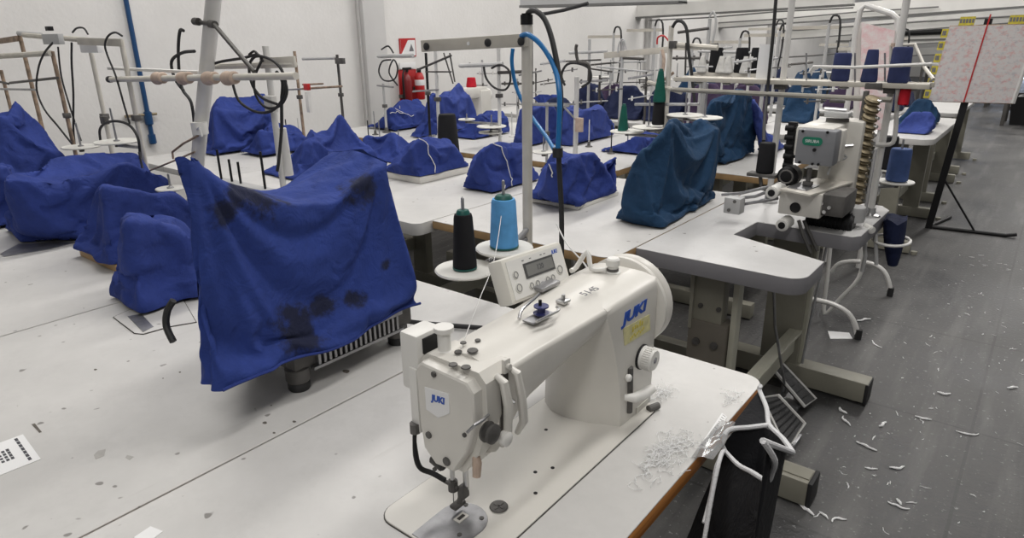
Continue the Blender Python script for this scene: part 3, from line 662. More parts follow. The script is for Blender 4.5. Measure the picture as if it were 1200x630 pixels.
def cone(label, c, kind, rb, rt, h, core='cone_green', group=None, name='thread_cone'):
    t_ = thing(name, label, 'thread cone', c, group)
    MB().lathe([(rb * .86, 0), (rb * .97, .003), (rb, h * .06), (rb * .99, h * .12), (rt * 1.05, h * .94), (rt * .95, h), (rt * .6, h * 1.005), (0, h * 1.005)], c, n=32).build('thread', TH[kind], t_)
    if core: MB().lathe([(rt * .8, h * .99), (rt * .74, h * 1.04), (rt * .62, h * 1.075), (rt * .3, h * 1.08), (0, h * 1.08)], c, n=20).build('cone_tip', core, t_)
    if core and h > .08: MB().lathe([(rb * .9, -.001), (rb * 1.02, .0), (rb * 1.02, .003), (rb * .9, .004)], c, n=32).build('cone_rim', core, t_)
    return t_
cone('black thread cone with green tip on the front white disc', DB + V((0, 0, .005)), 'black', .0265, .0195, .122)
cone('sky blue thread cone standing on a white disc', DS + V((0, 0, .005)), 'sky', .0330, .0265, .112)
# loose threads
def thread(pts, label, m='white_post', r=.0009, sm=6):
    return tag(MB().tube(pts, r, n=5, sm=sm).build('loose_thread', m, loc=pts[0]), label, 'thread')
thread([at(592, 217, t=1.55), at(580, 300, y=1.0), at(562, 350, y=.85), at(552, 395, y=.62)][:3] + [at(540, 408, y=.57)], 'thin grey thread running down to the head of the uncovered machine')
# drop cables on the stand
def cable(name, label, cat, pts, r, m, n=10, sm=6): return tag(MB().tube(pts, r, n=n, sm=sm).build(name, m, loc=pts[0]), label, cat)
yb = PY - .02
cable('power_cable', 'thick black power cable arching over the top of the cream thread stand', 'cable',
      [at(618, 24, y=PY + .02), at(619, 15, y=PY), at(628, 13, y=yb), at(640, 26, y=yb - .01), at(650, 60, y=yb - .02), at(657, 110, y=yb - .03), at(655, 160, y=yb - .03), at(655, 190, y=yb - .03), at(658, 250, y=yb - .02), at(658, 310, y=yb)], .0062, 'rubber')
cable('strap_cable', 'thin black cable running straight down behind the cream stand pole', 'cable', [at(622, 22, y=PY + .03), at(623, 70, y=PY + .03), at(622, 200, y=PY + .03), at(622, 290, y=PY + .03)], .0035, 'rubber')
cable('air_hose', 'bright blue air hose curving from the cross bar down beside the black cable', 'hose',
      [at(611, 42, y=yb), at(620, 41, y=yb - .012), at(636, 55, y=yb - .02), at(650, 80, y=yb - .03), at(655.5, 110, y=yb - .045), at(655, 150, y=yb - .045), at(653.5, 178, y=yb - .045)], .0058, 'hose_blue')
cable('air_hose', 'light blue air hose swinging left of the cream pole towards the cable tie', 'hose',
      [at(601, 57, y=yb + .09), at(600, 75, y=yb + .09), at(606, 105, y=yb + .09), at(622, 135, y=yb + .08), at(640, 160, y=yb + .02), at(651, 178, y=yb - .035)], .0050, 'hose_blue')
MB().tube([at(653.5, 173, y=yb - .042), at(653.5, 184, y=yb - .042)], .012, n=12).build('cable_tie', 'rubber', bpy.data.objects['power_cable'])
cable('ceiling_cable', 'black cable stretched from the stand top up to the light trunking', 'cable', [at(633, 17, y=2.98), at(660, 12, y=2.98), at(689, 4, y=2.98)], .009, 'rubber', sm=2)
thread([at(652, 262, y=1.25), at(664, 285, y=1.2), at(684, 308, y=1.1), at(690, 318, y=1.05)], 'thin white cord hanging behind the cream control panel', r=.0018)

# stickers and clutter on the front table
def flat(name, label, cat, poly, m, z=ZT, h=.0008):
    c = sum(poly, V((0, 0, 0))) / len(poly); o = MB().prism([(p.x, p.y) for p in poly], z + .0002, z + .0002 + h).build(name, m, loc=(c.x, c.y, z), smooth=0)
    return tag(o, label, cat)
s1, s2, s3 = at(27, 509, z=ZT), at(48, 538, z=ZT), at(0, 557, z=ZT)
e = (s3 - s2).normalized(); u_ = s2 - s1
st = flat('sticker', 'white paper label with small print stuck to the table at the left edge', 'label', [s1, s2, s2 + e * .13, s1 + e * .13], 'paper')
lm_ = MB()
def ink(a, b, w, o=0):
    p = s1 + u_ * a + e * o; q = s1 + u_ * b + e * o
    lm_.box((p + q) / 2 + V((0, 0, .0012)), ((q - p).length, w, .0004), rot=math.atan2((q - p).y, (q - p).x))
for k in range(7): ink(.06 + k * .125, .06 + k * .125 + .10, .0045, .012)
for r_ in range(3):
    for k in range(4): ink(.30 + k * .10 + r_ * .01, .38 + k * .10, .0042, .030 + r_ * .0065)
for k in range(3): ink(.4 + k * .1, .47 + k * .1, .006, .066)
lm_.build('print', 'ink', st, smooth=0)
p = at(176, 624, z=ZT); flat('sticker', 'small scrap of white label at the bottom edge of the photo', 'label', [p + V((-.012, .006, 0)), p + V((.012, .012, 0)), p + V((.018, -.012, 0)), p + V((-.008, -.018, 0))], 'paper')
def blob(label, poly_px, m='stain', z=ZT): return flat('stain_mark', label, 'stain', [at(*q, z=z) for q in poly_px], m, z, .0003)
M['stain'] = mat('stain', (.12, .105, .09), .8, var=.4, vscale=150); M['scuff'] = mat('scuff', (.42, .405, .385), .7, var=.1, vscale=90)
for q in (((37, 497), (41, 496), (49, 506), (46, 507)), ((147, 389 + 140), (0, 0), (0, 0))): 
    if q[1] != (0, 0): tag(blob('short dark scrape beside the white paper label', q), None)
blob('pale brown smudge on the front table', ((110, 533), (115, 528), (124, 526), (122, 534), (112, 538)), 'scuff')
blob('small grey smudge right of the brown one', ((147, 536), (149, 533), (157, 535), (152, 539)), 'scuff')
for (px, py, r) in ((284, 388 + 44, 0), (310, 495, .005), (345, 494, .004), (321, 507, .003), (406, 435, .009), (318, 475, .002), (112, 433, .004), (191, 443, .002), (211, 436, .003), (468, 402, .003)):
    if r:
        p = at(px, py, z=ZT)
        flat('stain_mark', 'small dark spot of dirt on the white table tops', 'stain', [p + V((r * math.cos(a * PI / 4) * (1 + .3 * math.sin(a * 7 + px)), r * .7 * math.sin(a * PI / 4), 0)) for a in range(8)], 'stain', ZT, .0003)['group'] = 'dirt spots on the tables'
# groove seams cut in the table around covered machine beds
def outline(label, px, r=.0016, closed=True):
    return tag(MB().tube([at(*q, z=ZT + .0005) for q in px], r, n=4, closed=closed).build('bed_plate', 'groove', loc=at(*px[0], z=ZT)), label, 'plate')
pl = [at(*q, z=ZT) for q in ((133, 372), (160, 360), (215, 352), (230, 378), (200, 383), (168, 392), (158, 391))]
bp_ = flat('bed_plate', 'grey machine bed plate outlined on the table below the narrow blue cover', 'plate', pl, M['laminate'], ZT, .002)
MB().tube([p + V((0, 0, .001)) for p in pl], .0016, n=4, closed=True).build('gasket', 'groove', bp_)
MB().prism([(p.x, p.y) for p in [at(*q, z=ZT) for q in ((150, 372), (166, 369), (180, 384), (168, 390))]], ZT + .0022, ZT + .004).build('needle_plate', 'steel', bp_, smooth=0)
pl = [at(*q, z=ZT) for q in ((0, 298), (22, 286), (90, 284), (60, 292), (5, 301))]
bp2 = flat('bed_plate', 'dark machine bed plate below the long blue cover at the left edge', 'plate', pl, 'steel', ZT, .002)
# scrap bag, white strip and lint by the table edge
sp = [at(*q, z=ZT) for q in ((817, 527), (846, 484), (852, 489), (826, 530))]
wm = flat('tape_strip', 'worn white tape strip along the wooden table edge', 'tape', sp, 'paper', ZT, .0012)
tk = MB()
for k in range(16):
    f = (k + .5) / 16; a = sp[0].lerp(sp[1], f); b = sp[3].lerp(sp[2], f); tk.tube([a.lerp(b, .3) + V((0, 0, .0016)), a.lerp(b, .8 if k % 4 else .95) + V((0, 0, .0016))], .0005, n=4)
tk.build('tick_mark', 'pen', wm)
def lint_clump(label, px, rr, n, z=ZT, seed=1):
    R_ = random.Random(seed); c = at(*px, z=z); mb = MB()
    for i in range(n):
        p = c + V((R_.gauss(0, rr[0]), R_.gauss(0, rr[1]), .0015 + R_.random() * .0025)); pts = [p]
        a = R_.random() * 6.28
        for k in range(4): a += R_.uniform(-.9, .9); pts.append(pts[-1] + V((math.cos(a) * .006, math.sin(a) * .006, R_.uniform(-.001, .002))))
        for q in pts: q.z = max(q.z, z + .0012)
        mb.tube(pts, .00055, n=4, sm=2)
    return tag(mb.build('lint_clump', 'lint', loc=c), label, 'lint')
lint_clump('white lint clump beside the worn tape strip on the front table', (783, 532), (.012, .036), 170, seed=3)
lint_clump('white lint under the stitch lever of the uncovered machine', (775, 462), (.006, .012), 40, seed=5)
lint_clump('loose white threads near the rounded table corner', (858, 468), (.006, .012), 18, seed=6)
sb = MB(); R_ = random.Random(12); c = at(836, 530, z=ZT)
film = mat('film', (.8, .8, .8), .15); film.node_tree.nodes['Principled BSDF'].inputs['Transmission Weight'].default_value = .75; M['film'] = film
rings = []
for k in range(6):
    f = k / 5; pc_ = at(822 + 22 * f, 538 - 36 * f, z=ZT + .012)
    rings.append([pc_ + V((.014 * math.cos(a * PI / 5) * (1 + .4 * R_.random()), .004 * math.sin(a), .009 * math.sin(a * PI / 5) * (1 + .3 * R_.random()))) for a in range(10)])
fb = MB(); R_ = random.Random(4)
fg = [[at(818 + 30 * u / 7, 541 - 40 * u / 7, z=ZT) + V((.004 + .030 * v / 4 - .016, .004 * v, .003 + .010 * R_.random() * (1 if 0 < v < 4 else .3))) for v in range(5)] for u in range(8)]
tag(fb.loft(fg, cap=False, closed=False).build('plastic_film', 'film', loc=c, smooth=30), 'crumpled clear plastic film at the wooden table edge', 'plastic')

# ================================================================== HANGING POUCH
bagm = thing('scrap_pouch', 'black cloth scrap pouch with white piping hanging from the wooden table edge', 'pouch', (-.28, 1.02, .45))
A = at(889, 458, x=-.322); B = at(900, 498, x=-.275); T = at(927, 530, x=-.200); D = at(892, 517, x=-.185); E_ = at(903, 553, x=-.19); Fp = at(897, 563, x=-.20); G_ = at(863, 544, x=-.27); Hh = at(848, 528, x=-.318); I_ = at(853, 504, x=-.322)
rim = [I_, (I_ + B) / 2 + V((0, 0, -.004)), B, (B + T) / 2, T, (T + D) / 2, D, (D + E_) / 2 + V((.008, 0, 0)), E_, Fp, (Fp + G_) / 2, G_, (G_ + Hh) / 2, Hh]
n_ = len(rim); cen = sum(rim, V((0, 0, 0))) / n_
rings = [rim]
bl = at(824, 632, x=-.32); br_ = at(852, 640, x=-.20)
bot = V((-.262, (bl.y + br_.y) / 2, bl.z - .06))
for k in range(1, 9):
    f = k / 8; ring = []
    for i, p in enumerate(rim):
        a = 2 * PI * i / n_
        tgt = bot + V((-.055 * math.cos(a + .6), .045 * math.sin(a + .6), -.0)) + V(((p.x - cen.x) * .45, (p.y - cen.y) * .35, 0))
        q = p.lerp(tgt, f); q += V((.012 * math.sin(a * 4 + k * .4), .008 * math.cos(a * 3), 0)) * math.sin(PI * f) * f * .9
        q.x = max(q.x, -.3345); ring.append(q)
    rings.append(ring)
MB().loft(rings, cap=False).build('pouch_body', 'black_cloth', bagm, smooth=180, sub=1)
bagb = MB().loft([rings[-1], [p * .2 + bot * .8 + V((0, 0, -.03)) for p in rings[-1]]]).build('pouch_bottom', 'black_cloth', bagm)
fl = MB(); fl.loft([[A, A.lerp(I_, .5), I_, ], [A.lerp(B, .35) , A.lerp((I_ + B) / 2, .55) + V((-.01, 0, 0)), I_.lerp(B, .3) + V((0, 0, .004))], [B, B + V((-.002, 0, .001)), B + V((-.004, 0, .002))]], cap=False, closed=False)
fl.build('pouch_flap', 'black_cloth', bagm, smooth=180)
def pip(pts, r, n=8, sm=4): return MB().tube([p + V((.003, -.004, .004)) for p in pts], r, n=n, sm=sm).build('piping', 'piping', bagm)
pip([A + V((0, 0, .01)), A, A.lerp(B, .5) + V((.004, .0, 0)), B, B.lerp(T, .5) + V((.004, 0, 0)), T], .0042)
pip([T, T.lerp(D, .5), D], .0040, sm=3)
pip([D, D.lerp(E_, .5) + V((.008, 0, 0)), E_, Fp, Fp.lerp(G_, .5), G_, Hh], .0036)
pip([B, (I_ + B) / 2, I_, I_.lerp(Hh, .5) + V((-.004, -.01, 0)), Hh], .0042)
pip([Hh, at(843, 535, x=-.300), at(834, 575, x=-.290), at(824, 632, x=-.280)], .0034)
pip([Hh + V((0, -.004, 0)), at(838, 545, x=-.306), at(831, 580, x=-.298), at(823, 612, x=-.288)], .0022, n=6)

# ================================================================== COVERS
def smooth_mesh(me, it, fac=.5):
    bm = bmesh.new(); bm.from_mesh(me)
    for _ in range(it): bmesh.ops.smooth_vert(bm, verts=bm.verts[:], factor=fac, use_axis_x=True, use_axis_y=True, use_axis_z=True)
    bm.to_mesh(me); bm.free()
SIM = []
def drape(objs, frames=20, quality=4):
    """let the loose cloth hang and buckle between the points of the machine that hold it up"""
    for o, pins, slack in objs:
        vg = o.vertex_groups.new(name='held')
        for vi, w_ in pins.items(): vg.add([vi], w_, 'REPLACE')
        c = o.modifiers.new('cloth', 'CLOTH'); st = c.settings
        st.quality = quality; st.mass = .25; st.tension_stiffness = 18; st.compression_stiffness = 18; st.shear_stiffness = 6; st.bending_stiffness = .35
        st.tension_damping = 8; st.compression_damping = 8; st.shear_damping = 8; st.bending_damping = .5; st.air_damping = 3
        st.vertex_group_mass = 'held'; st.pin_stiffness = 1; st.shrink_min = -slack; st.shrink_max = -slack
        st.effector_weights.gravity = .6
        c.collision_settings.use_collision = False; c.collision_settings.use_self_collision = False
        c.point_cache.frame_start = 1; c.point_cache.frame_end = frames
    for f in range(1, frames + 1): S.frame_set(f)
    dg = bpy.context.evaluated_depsgraph_get()
    out = []
    for o, pins, slack in objs:
        me = bpy.data.meshes.new_from_object(o.evaluated_get(dg)); out.append((o, me))
    for o, me in out:
        o.modifiers.clear(); o.vertex_groups.clear(); me.name = o.name; o.data = me
        for v in me.vertices: v.co.z = max(v.co.z, .0)
        for p in me.polygons: p.use_smooth = True
    S.frame_set(1)
def cover(label, f, b, y0, y1, tops, m='blue_cloth', z0=.765, vox=.012, amp=.011, sm=1, seed=0, group=None, peaks=(), name='machine_cover', base=None, nf=5, slack=.075, sim=True):
    """a loose cloth cover: cloth stretched over the support points of the machine below; peaks = extra points that stand up out of it"""
    def pt(q):
        if isinstance(q, V): return q
        if q[2] == 'y': return at(q[0], q[1], y=(y0 + y1) / 2)
        return at(q[0], q[1], x={'f': f - .02, 'b': b + .02, 'm': (f + b) / 2}.get(q[2], q[2]))
    bpts = [V((f, y0, z0)), V((f, y1, z0)), V((b, y1, z0)), V((b, y0, z0))] if base is None else [V(p) for p in base]
    tp = [pt(q) for q in tops]
    hulls = [bpts + tp] + [[pt(q) for q in pk] for pk in peaks]
    bm = bmesh.new()
    for hp_ in hulls:
        tb = bmesh.new()
        for p in hp_: tb.verts.new(p)
        bmesh.ops.convex_hull(tb, input=tb.verts[:])
        bmesh.ops.delete(tb, geom=[v for v in tb.verts if not v.link_faces], context='VERTS')
        t2 = bpy.data.meshes.new('t'); tb.to_mesh(t2); tb.free(); bm.from_mesh(t2); bpy.data.meshes.remove(t2)
    me = bpy.data.meshes.new('t'); bm.to_mesh(me); bm.free()
    o = bpy.data.objects.new('t', me); COL.objects.link(o)
    md = o.modifiers.new('r', 'REMESH'); md.mode = 'VOXEL'; md.voxel_size = vox
    dg = bpy.context.evaluated_depsgraph_get(); m2 = bpy.data.meshes.new_from_object(o.evaluated_get(dg))
    bpy.data.objects.remove(o); bpy.data.meshes.remove(me)
    smooth_mesh(m2, sm)
    # open the underside
    bm = bmesh.new(); bm.from_mesh(m2); zmin = min(v.co.z for v in bm.verts)
    bmesh.ops.delete(bm, geom=[q for q in bm.faces if all(v.co.z < zmin + vox * .8 for v in q.verts)], context='FACES')
    bmesh.ops.delete(bm, geom=[v for v in bm.verts if not v.link_faces], context='VERTS')
    bm.to_mesh(m2); bm.free()
    zs = [v.co.z for v in m2.vertices]; zmin, zmax = min(zs), max(zs); H_ = max(.01, zmax - zmin)
    allp = [v.co for v in m2.vertices]
    c = V((sum(p.x for p in allp) / len(allp), sum(p.y for p in allp) / len(allp), 0))
    S3 = V((seed * 3.17, seed * 1.31, seed * 7.7))
    for v in m2.vertices:
        p = v.co; h = (p.z - zmin) / H_; nrm = v.normal
        side = max(0, 1 - abs(nrm.z) * .9)
        th = math.atan2(p.y - c.y, p.x - c.x)
        wv = noise.noise(V((math.cos(th) * 1.1, math.sin(th) * 1.1, h * .8)) + S3)
        fold = math.sin(th * nf + wv * 3.5 + seed)
        fold = (abs(fold) ** .8) * (1 if fold > 0 else -.6)
        d = amp * .7 * fold * side * (1.05 - .75 * h) + amp * .8 * wv * side
        d += amp * .45 * noise.noise(p * 13 + S3) + amp * .35 * noise.noise(p * 29 + S3)
        v.co = p + V((nrm.x, nrm.y, nrm.z * .5)) * d
    mn = min(v.co.z for v in m2.vertices); org = V((c.x, c.y, z0))
    held = {}
    sup = tp + [pt(q) for pk in peaks for q in pk[-2:]]
    for v in m2.vertices:
        if v.co.z < mn + vox * 1.2: held[v.index] = 1.0
        else:
            dm = min((v.co - s_).length for s_ in sup)
            if dm < vox * 2.6: held[v.index] = 1.0
    for v in m2.vertices: v.co = v.co - org; v.co.z = v.co.z - (mn - z0)
    for p in m2.polygons: p.use_smooth = True
    m2.materials.clear(); m2.materials.append(M[m]); m2.name = name
    o = bpy.data.objects.new(name, m2); COL.objects.link(o); o.location = org
    if sim: SIM.append((o, held, slack))
    return tag(o, label, 'machine cover', group)

# --- the large stained cover in front
def big_cover():
    y0, y1 = .456, .884; xf, xb0 = -1.0, -1.235; NS, NF, NT_, NB = 60, 30, 14, 12
    def lerp(a, b, t): return a + (b - a) * t
    def zf(s): # front top edge
        e0, e1 = 1.222, 1.158
        sag = .062 * math.sin(PI * min(1, max(0, (s - .0) / .98))) ** 1.0
        return lerp(e0, e1, s) - sag * (1 - .15 * s)
    def zb(s): return lerp(1.212, 1.165, s) - .050 * math.sin(PI * s)
    rings = []
    for i in range(NS + 1):
        s = i / NS; y = lerp(y0, y1, s); ring = []
        zbot = .852 + .006 * math.sin(s * 9) - .008 * math.sin(PI * s)
        zt = zf(s); taper = .03 * s
        q_ = min(1, s / .45); xb = xf - .045 - .19 * (q_ * q_ * (3 - 2 * q_))
        for j in range(NF):  # front face from hem up to the edge
            v = j / NF; z = lerp(zbot, zt, v)
            x = xf + .012 * (1 - v) - .02 * v ** 2
            # swags hanging from the two upper corners
            sg = 0
            for (cz, w, a_) in ((.20, .10, .012), (.40, .11, .011), (.62, .13, .008)):
                zc = zt - (zt - zbot) * cz - .10 * math.sin(PI * s) * (1 - cz) * .6
                sg += a_ * math.exp(-((z - zc) / (.032)) ** 2) * (math.sin(PI * s) ** .7)
            sg2 = .014 * noise.noise(V((s * 3.2, v * 2.1, 4.7))) + .007 * noise.noise(V((s * 7, v * 5, 1.2)))
            sg2 += .010 * (1 - v) * math.sin(s * 11 + 1.0) * .6
            # diagonal pull from the right corner
            dl = (s - .86) + (v - 1) * -.28; sg2 += .012 * math.exp(-(dl / .05) ** 2) * v
            dl = (s - .10) - (1 - v) * .10; sg2 += .008 * math.exp(-(dl / .04) ** 2)
            ring.append(V((x + sg * .6 + sg2, y + taper * (1 - v) * .9 + .036 * v * (1 - s) ** 2, z)))
        zbk = zb(s)
        for j in range(NT_):
            t_ = j / NT_; x = lerp(xf - .02, xb + .02, t_); z = lerp(zt, zbk, t_) + .012 * math.sin(PI * t_) - .018 * math.sin(PI * t_) * math.sin(PI * s) + .008 * noise.noise(V((s * 4, t_ * 3, 9)))
            ring.append(V((x, y + .036 * (1 - s) ** 2, z)))
        for j in range(NB + 1):
            v = 1 - j / NB; z = lerp(zbot, zbk, v); ring.append(V((xb + .02 * v + .012 * noise.noise(V((s * 5, v * 3, 20))), y + taper * (1 - v) * .9 + .042 * v * (1 - s) ** 2, z)))
        rings.append(ring)
    # near end: a flat flap with a soft fold
    tb = bmesh.new(); R = [[tb.verts.new(p) for p in r] for r in rings]; n = len(R[0])
    for a, b in zip(R, R[1:]):
        for k in range(n - 1): tb.faces.new((a[k], a[k + 1], b[k + 1], b[k]))
    for r, sgn in ((R[0], -1), (R[-1], 1)):
        # fill each end with strips between the front and back runs
        front = r[:NF + 1]; top = r[NF:NF + NT_ + 1]; back = r[NF + NT_:]
        K = 10; prev = front
        rows = [front]
        for q in range(1, K):
            t_ = q / K; row = []
            for j in range(NF + 1):
                v = j / NF; bi = back[min(len(back) - 1, int(round((1 - v) * NB)))].co.copy()
                bz = back[0].co.lerp(back[-1].co, 1 - v); p = front[j].co.lerp(bz, t_)
                if j == NF: p = top[min(NT_, int(round(t_ * NT_)))].co.copy()
                p.y += sgn * (.018 * math.sin(PI * t_) * (.4 + .6 * v) + .010 * math.sin(t_ * 9 + v * 2) * math.sin(PI * t_)) - .0
                row.append(tb.verts.new(p))
            rows.append(row)
        rows.append([tb.verts.new(back[0].co.lerp(back[-1].co, 1 - j / NF)) for j in range(NF + 1)])
        for a, b in zip(rows, rows[1:]):
            for k in range(NF): tb.faces.new((a[k], a[k + 1], b[k + 1], b[k]))
    bmesh.ops.remove_doubles(tb, verts=tb.verts[:], dist=.0035)
    bmesh.ops.recalc_face_normals(tb, faces=tb.faces[:])
    for _ in range(2): bmesh.ops.smooth_vert(tb, verts=[v for v in tb.verts if not v.is_boundary], factor=.5, use_axis_x=True, use_axis_y=True, use_axis_z=True)
    mb = MB(); mb._add(tb)
    org = V((-1.12, .68, .76))
    o = mb.build('machine_cover', 'stained_cloth', loc=org, smooth=180)
    bmx = bmesh.new(); bmx.from_mesh(o.data); held = {}
    sup = [rings[0][NF], rings[0][NF + NT_], rings[-1][NF], rings[-1][NF + NT_]] + [rings[int(NS * q_)][NF + NT_ // 2] for q_ in (.2, .35, .5, .65, .8)]
    for v in bmx.verts:
        if v.is_boundary: held[v.index] = 1.0
        elif min((v.co + org - q).length for q in sup) < .026: held[v.index] = 1.0
    bmx.free(); SIM.append((o, held, .040))
    hem = MB().tube([rings[i][0] + V((.004, 0, .004)) for i in range(NS + 1)], .0028, n=6).build('hem', 'blue_cloth', o)
    return tag(o, 'large dark blue machine cover with black oil stains, nearest the camera', 'machine cover')
def rel(px, py, x=-1.0): return at(px, py, x=x) - V((-1.12, .68, .76))
M['stained_cloth'] = cloth('stained_cloth', (.023, .046, .215), stains=[(rel(352, 385), .040, .8, .75), (rel(385, 360), .030, .7, 1.2), (rel(434, 225), .034, .8, .9), (rel(300, 228, -1.03), .045, .7, 1.1), (rel(420, 350), .022, .7, 1.3), (rel(265, 250), .020, .8, .7), (rel(455, 310), .014, 1, 1)])
big_cover()
# the cast base and feet of the machine under it
mb_ = thing('covered_machine', 'grey cast machine on round feet showing below the large stained cover', 'machine', (-1.1, .74, ZT))
MB().box((-1.115, .765, .828), (.20, .30, .05), bev=.008).build('bed_casting', 'cast', mb_)
gv = MB()
for k in range(17): gv.box((-1.010, .665 + k * .0125, .822), (.008, .0055, .030))
gv.box((-1.011, .765, .842), (.010, .23, .008)).box((-1.011, .765, .803), (.012, .23, .006)).build('vent_grille', 'steel', mb_)
for (x, y) in ((-1.035, .632), (-1.035, .885), (-1.19, .65), (-1.19, .885)):
    f_ = MB().lathe([(.021, .018), (.0235, .022), (.0235, .046), (.019, .05), (.019, .07), (0, .07)], (x, y, ZT), n=24).build('foot', 'cast', mb_)
    MB().lathe([(.019, 0), (.021, .003), (.021, .015), (.019, .018), (0, .018)], (x, y, ZT), n=24).build('rubber_pad', 'rubber', f_)
cable('machine_cable', 'black cable loop at the left bottom of the large stained cover', 'cable', [at(203, 352, x=-1.13), at(196, 365, x=-1.14), at(195, 382, x=-1.14), at(203, 400, x=-1.12)], .006, 'rubber')
cable('machine_cable', 'black cable running from the large covered machine behind the uncovered one', 'cable', [at(455, 372, x=-1.05), at(478, 390, z=ZT + .02), at(466, 376, z=ZT + .05), at(500, 379, z=ZT + .012), at(565, 384, z=ZT + .008)], .0055, 'rubber')

C_ = cover
C_('narrow upright blue cover tucked behind the left side of the large stained one', -1.64, -1.84, .605, .93, [(147, 252, 'f'), (148, 247, 'b'), (170, 263, 'f'), (203, 263, 'f'), (203, 250, 'b')], seed=1, z0=.768, peaks=[[(147, 262, 'f'), (158, 262, 'f'), (148, 258, 'm'), (146, 246, 'f')]])
C_('blue cover with tan wooden base showing, left of the narrow one', -2.03, -2.31, .69, 1.12, [(120, 216, 'f'), (117, 213, 'b'), (142, 222, 'f'), (205, 226, 'f'), (203, 222, 'b')], seed=2, z0=.785)
wb = tag(MB().box((-2.17, .88, .7725), (.27, .34, .024), bev=.002).build('plinth', 'tan_wood', loc=(-2.17, .88, ZT)), 'tan wooden machine plinth under the blue cover at left', 'plinth')
C_('long blue cover with sloping top at the left edge of the photo', -2.45, -2.82, .66, 1.16, [(4, 212, 'f'), (8, 205, 'm'), (66, 184, 'b'), (110, 178, 'b'), (158, 178, 'b'), (196, 209, 'f'), (150, 190, 'f')], seed=3, base=[(-2.62, .645, .765), (-2.44, .80, .765), (-2.50, 1.17, .765), (-2.82, 1.15, .765), (-2.85, .66, .765)])
C_('pointed blue cover with a raised peak at the upper left edge', -3.25, -3.6, .70, 1.17, [(0, 135, 'f'), (-14, 132, 'm'), (30, 130, 'm'), (46, 147, 'm'), (68, 182, 'f')], seed=4, peaks=[[(4, 140, 'f'), (36, 140, 'm'), (10, 134, 'm'), (30, 142, 'f'), (22, 121, 'm'), (18, 115, 'm')]])
C_('low blue cover mostly cut off by the left edge of the photo', -2.88, -3.12, .42, .74, [(-20, 196, 'f'), (8, 194, 'f'), (15, 192, 'b'), (-20, 190, 'b')], seed=5, amp=.007)
C_('tall flat blue cover standing by the white wall', -3.72, -3.98, 1.93, 2.32, [(249, 121, 'b'), (256, 113, 'b'), (285, 119, 'b'), (312, 112, 'b'), (317, 122, 'f'), (250, 126, 'f')], seed=6, peaks=[[(250, 128, 'm'), (266, 124, 'm'), (256, 110, 'b'), (262, 110, 'b')], [(290, 124, 'm'), (318, 126, 'm'), (300, 107, 'b'), (310, 107, 'b')]])
C_('small low blue cover right of the tall flat one by the wall', -3.42, -3.66, 2.05, 2.45, [(303, 152, 'f'), (318, 141, 'b'), (345, 146, 'b'), (352, 156, 'f')], seed=7, z0=.775)
C_('blue cover rising to a sharp peak behind the large stained one', -2.72, -3.02, 1.78, 2.28, [(365, 156, 'b'), (384, 152, 'm'), (438, 176, 'f'), (358, 164, 'f'), (420, 160, 'm')], seed=8, amp=.013, vox=.011, sm=2, peaks=[[(378, 165, 'f'), (384, 152, 'm'), (435, 176, 'f'), (442, 186, 'f'), (412, 152, 'b'), (398, 131, 'm')], [(350, 185, 'f'), (362, 150, 'b'), (352, 158, 'b'), (372, 160, 'f'), (366, 149, 'm')]])
C_('dark blue cover between the sharp peaked one and the white strings', -2.60, -2.90, 2.36, 2.62, [(428, 157, 'y'), (460, 153, 'y'), (463, 160, 'y'), (424, 162, 'y')], seed=9)
C_('low blue cover with white lower edge left of the larger round one', -2.19, -2.47, 2.08, 2.42, [(481, 172, 'f'), (470, 186, 'b'), (480, 166, 'b'), (488, 162, 'f'), (500, 158, 'm'), (527, 161, 'm'), (534, 170, 'f')], seed=10, z0=.79)
tag(MB().box((-2.33, 2.25, .776), (.27, .33, .030), bev=.003).build('plinth', 'white_paint', loc=(-2.33, 2.25, ZT)), 'white machine plinth showing below the low blue cover', 'plinth')
C_('rounded blue cover with white string, behind the blue thread cone', -1.80, -1.98, 2.12, 2.48, [(563, 176, 'f'), (550, 190, 'b'), (562, 174, 'b'), (575, 166, 'f'), (584, 164, 'm'), (612, 166, 'm'), (616, 172, 'f')], seed=11, z0=.768)
C_('blue cover with a flap sticking out beside the tall teal one', -1.345, -1.60, 2.10, 2.42, [(648, 178, 'b'), (634, 206, 'b'), (642, 190, 'f'), (676, 182, 'f'), (698, 178, 'f'), (712, 196, 'f')], seed=12, amp=.012, z0=.775, peaks=[[(645, 200, 'f'), (670, 195, 'm'), (650, 178, 'm'), (662, 176, 'm'), (655, 171, 'b')], [(695, 182, 'm'), (700, 206, 'f'), (690, 200, 'b'), (708, 180, 'm'), (726, 184, 'f'), (720, 189, 'f')]])
tag(MB().box((-1.47, 2.255, .7685), (.235, .31, .015), bev=.002).build('plinth', 'panel_plastic', loc=(-1.47, 2.255, ZT)), 'pale machine plinth under the blue cover with a flap', 'plinth')
C_('tall teal cover with hanging folds, front right of the covered machines', -.975, -1.18, 2.05, 2.53, [(788, 141, 'f'), (785, 138, 'm'), (822, 138, 'm'), (843, 152, 'f'), (840, 143, 'm'), (748, 178, -1.06), (738, 200, -1.1)], 'teal_cloth', seed=13, amp=.015, vox=.010, sm=2, nf=4, base=[(-1.165, 2.045, .763), (-.975, 2.05, .763), (-.985, 2.55, .763), (-1.19, 2.53, .763)])
C_('second tall teal cover behind the rack post', -1.24, -1.55, 3.30, 3.72, [(836, 118, 'f'), (834, 116, 'b'), (868, 103, 'f'), (864, 103, 'm'), (880, 110, 'f'), (884, 122, 'f')], 'teal_cloth', seed=14, amp=.015, nf=4)
C_('slim blue cover showing right of the second teal cover', -1.16, -1.24, 3.76, 4.02, [(880, 112, 'f'), (884, 118, 'f'), (890, 130, 'f'), (885, 116, 'b')], 'blue_cloth_light', seed=15, amp=.005)
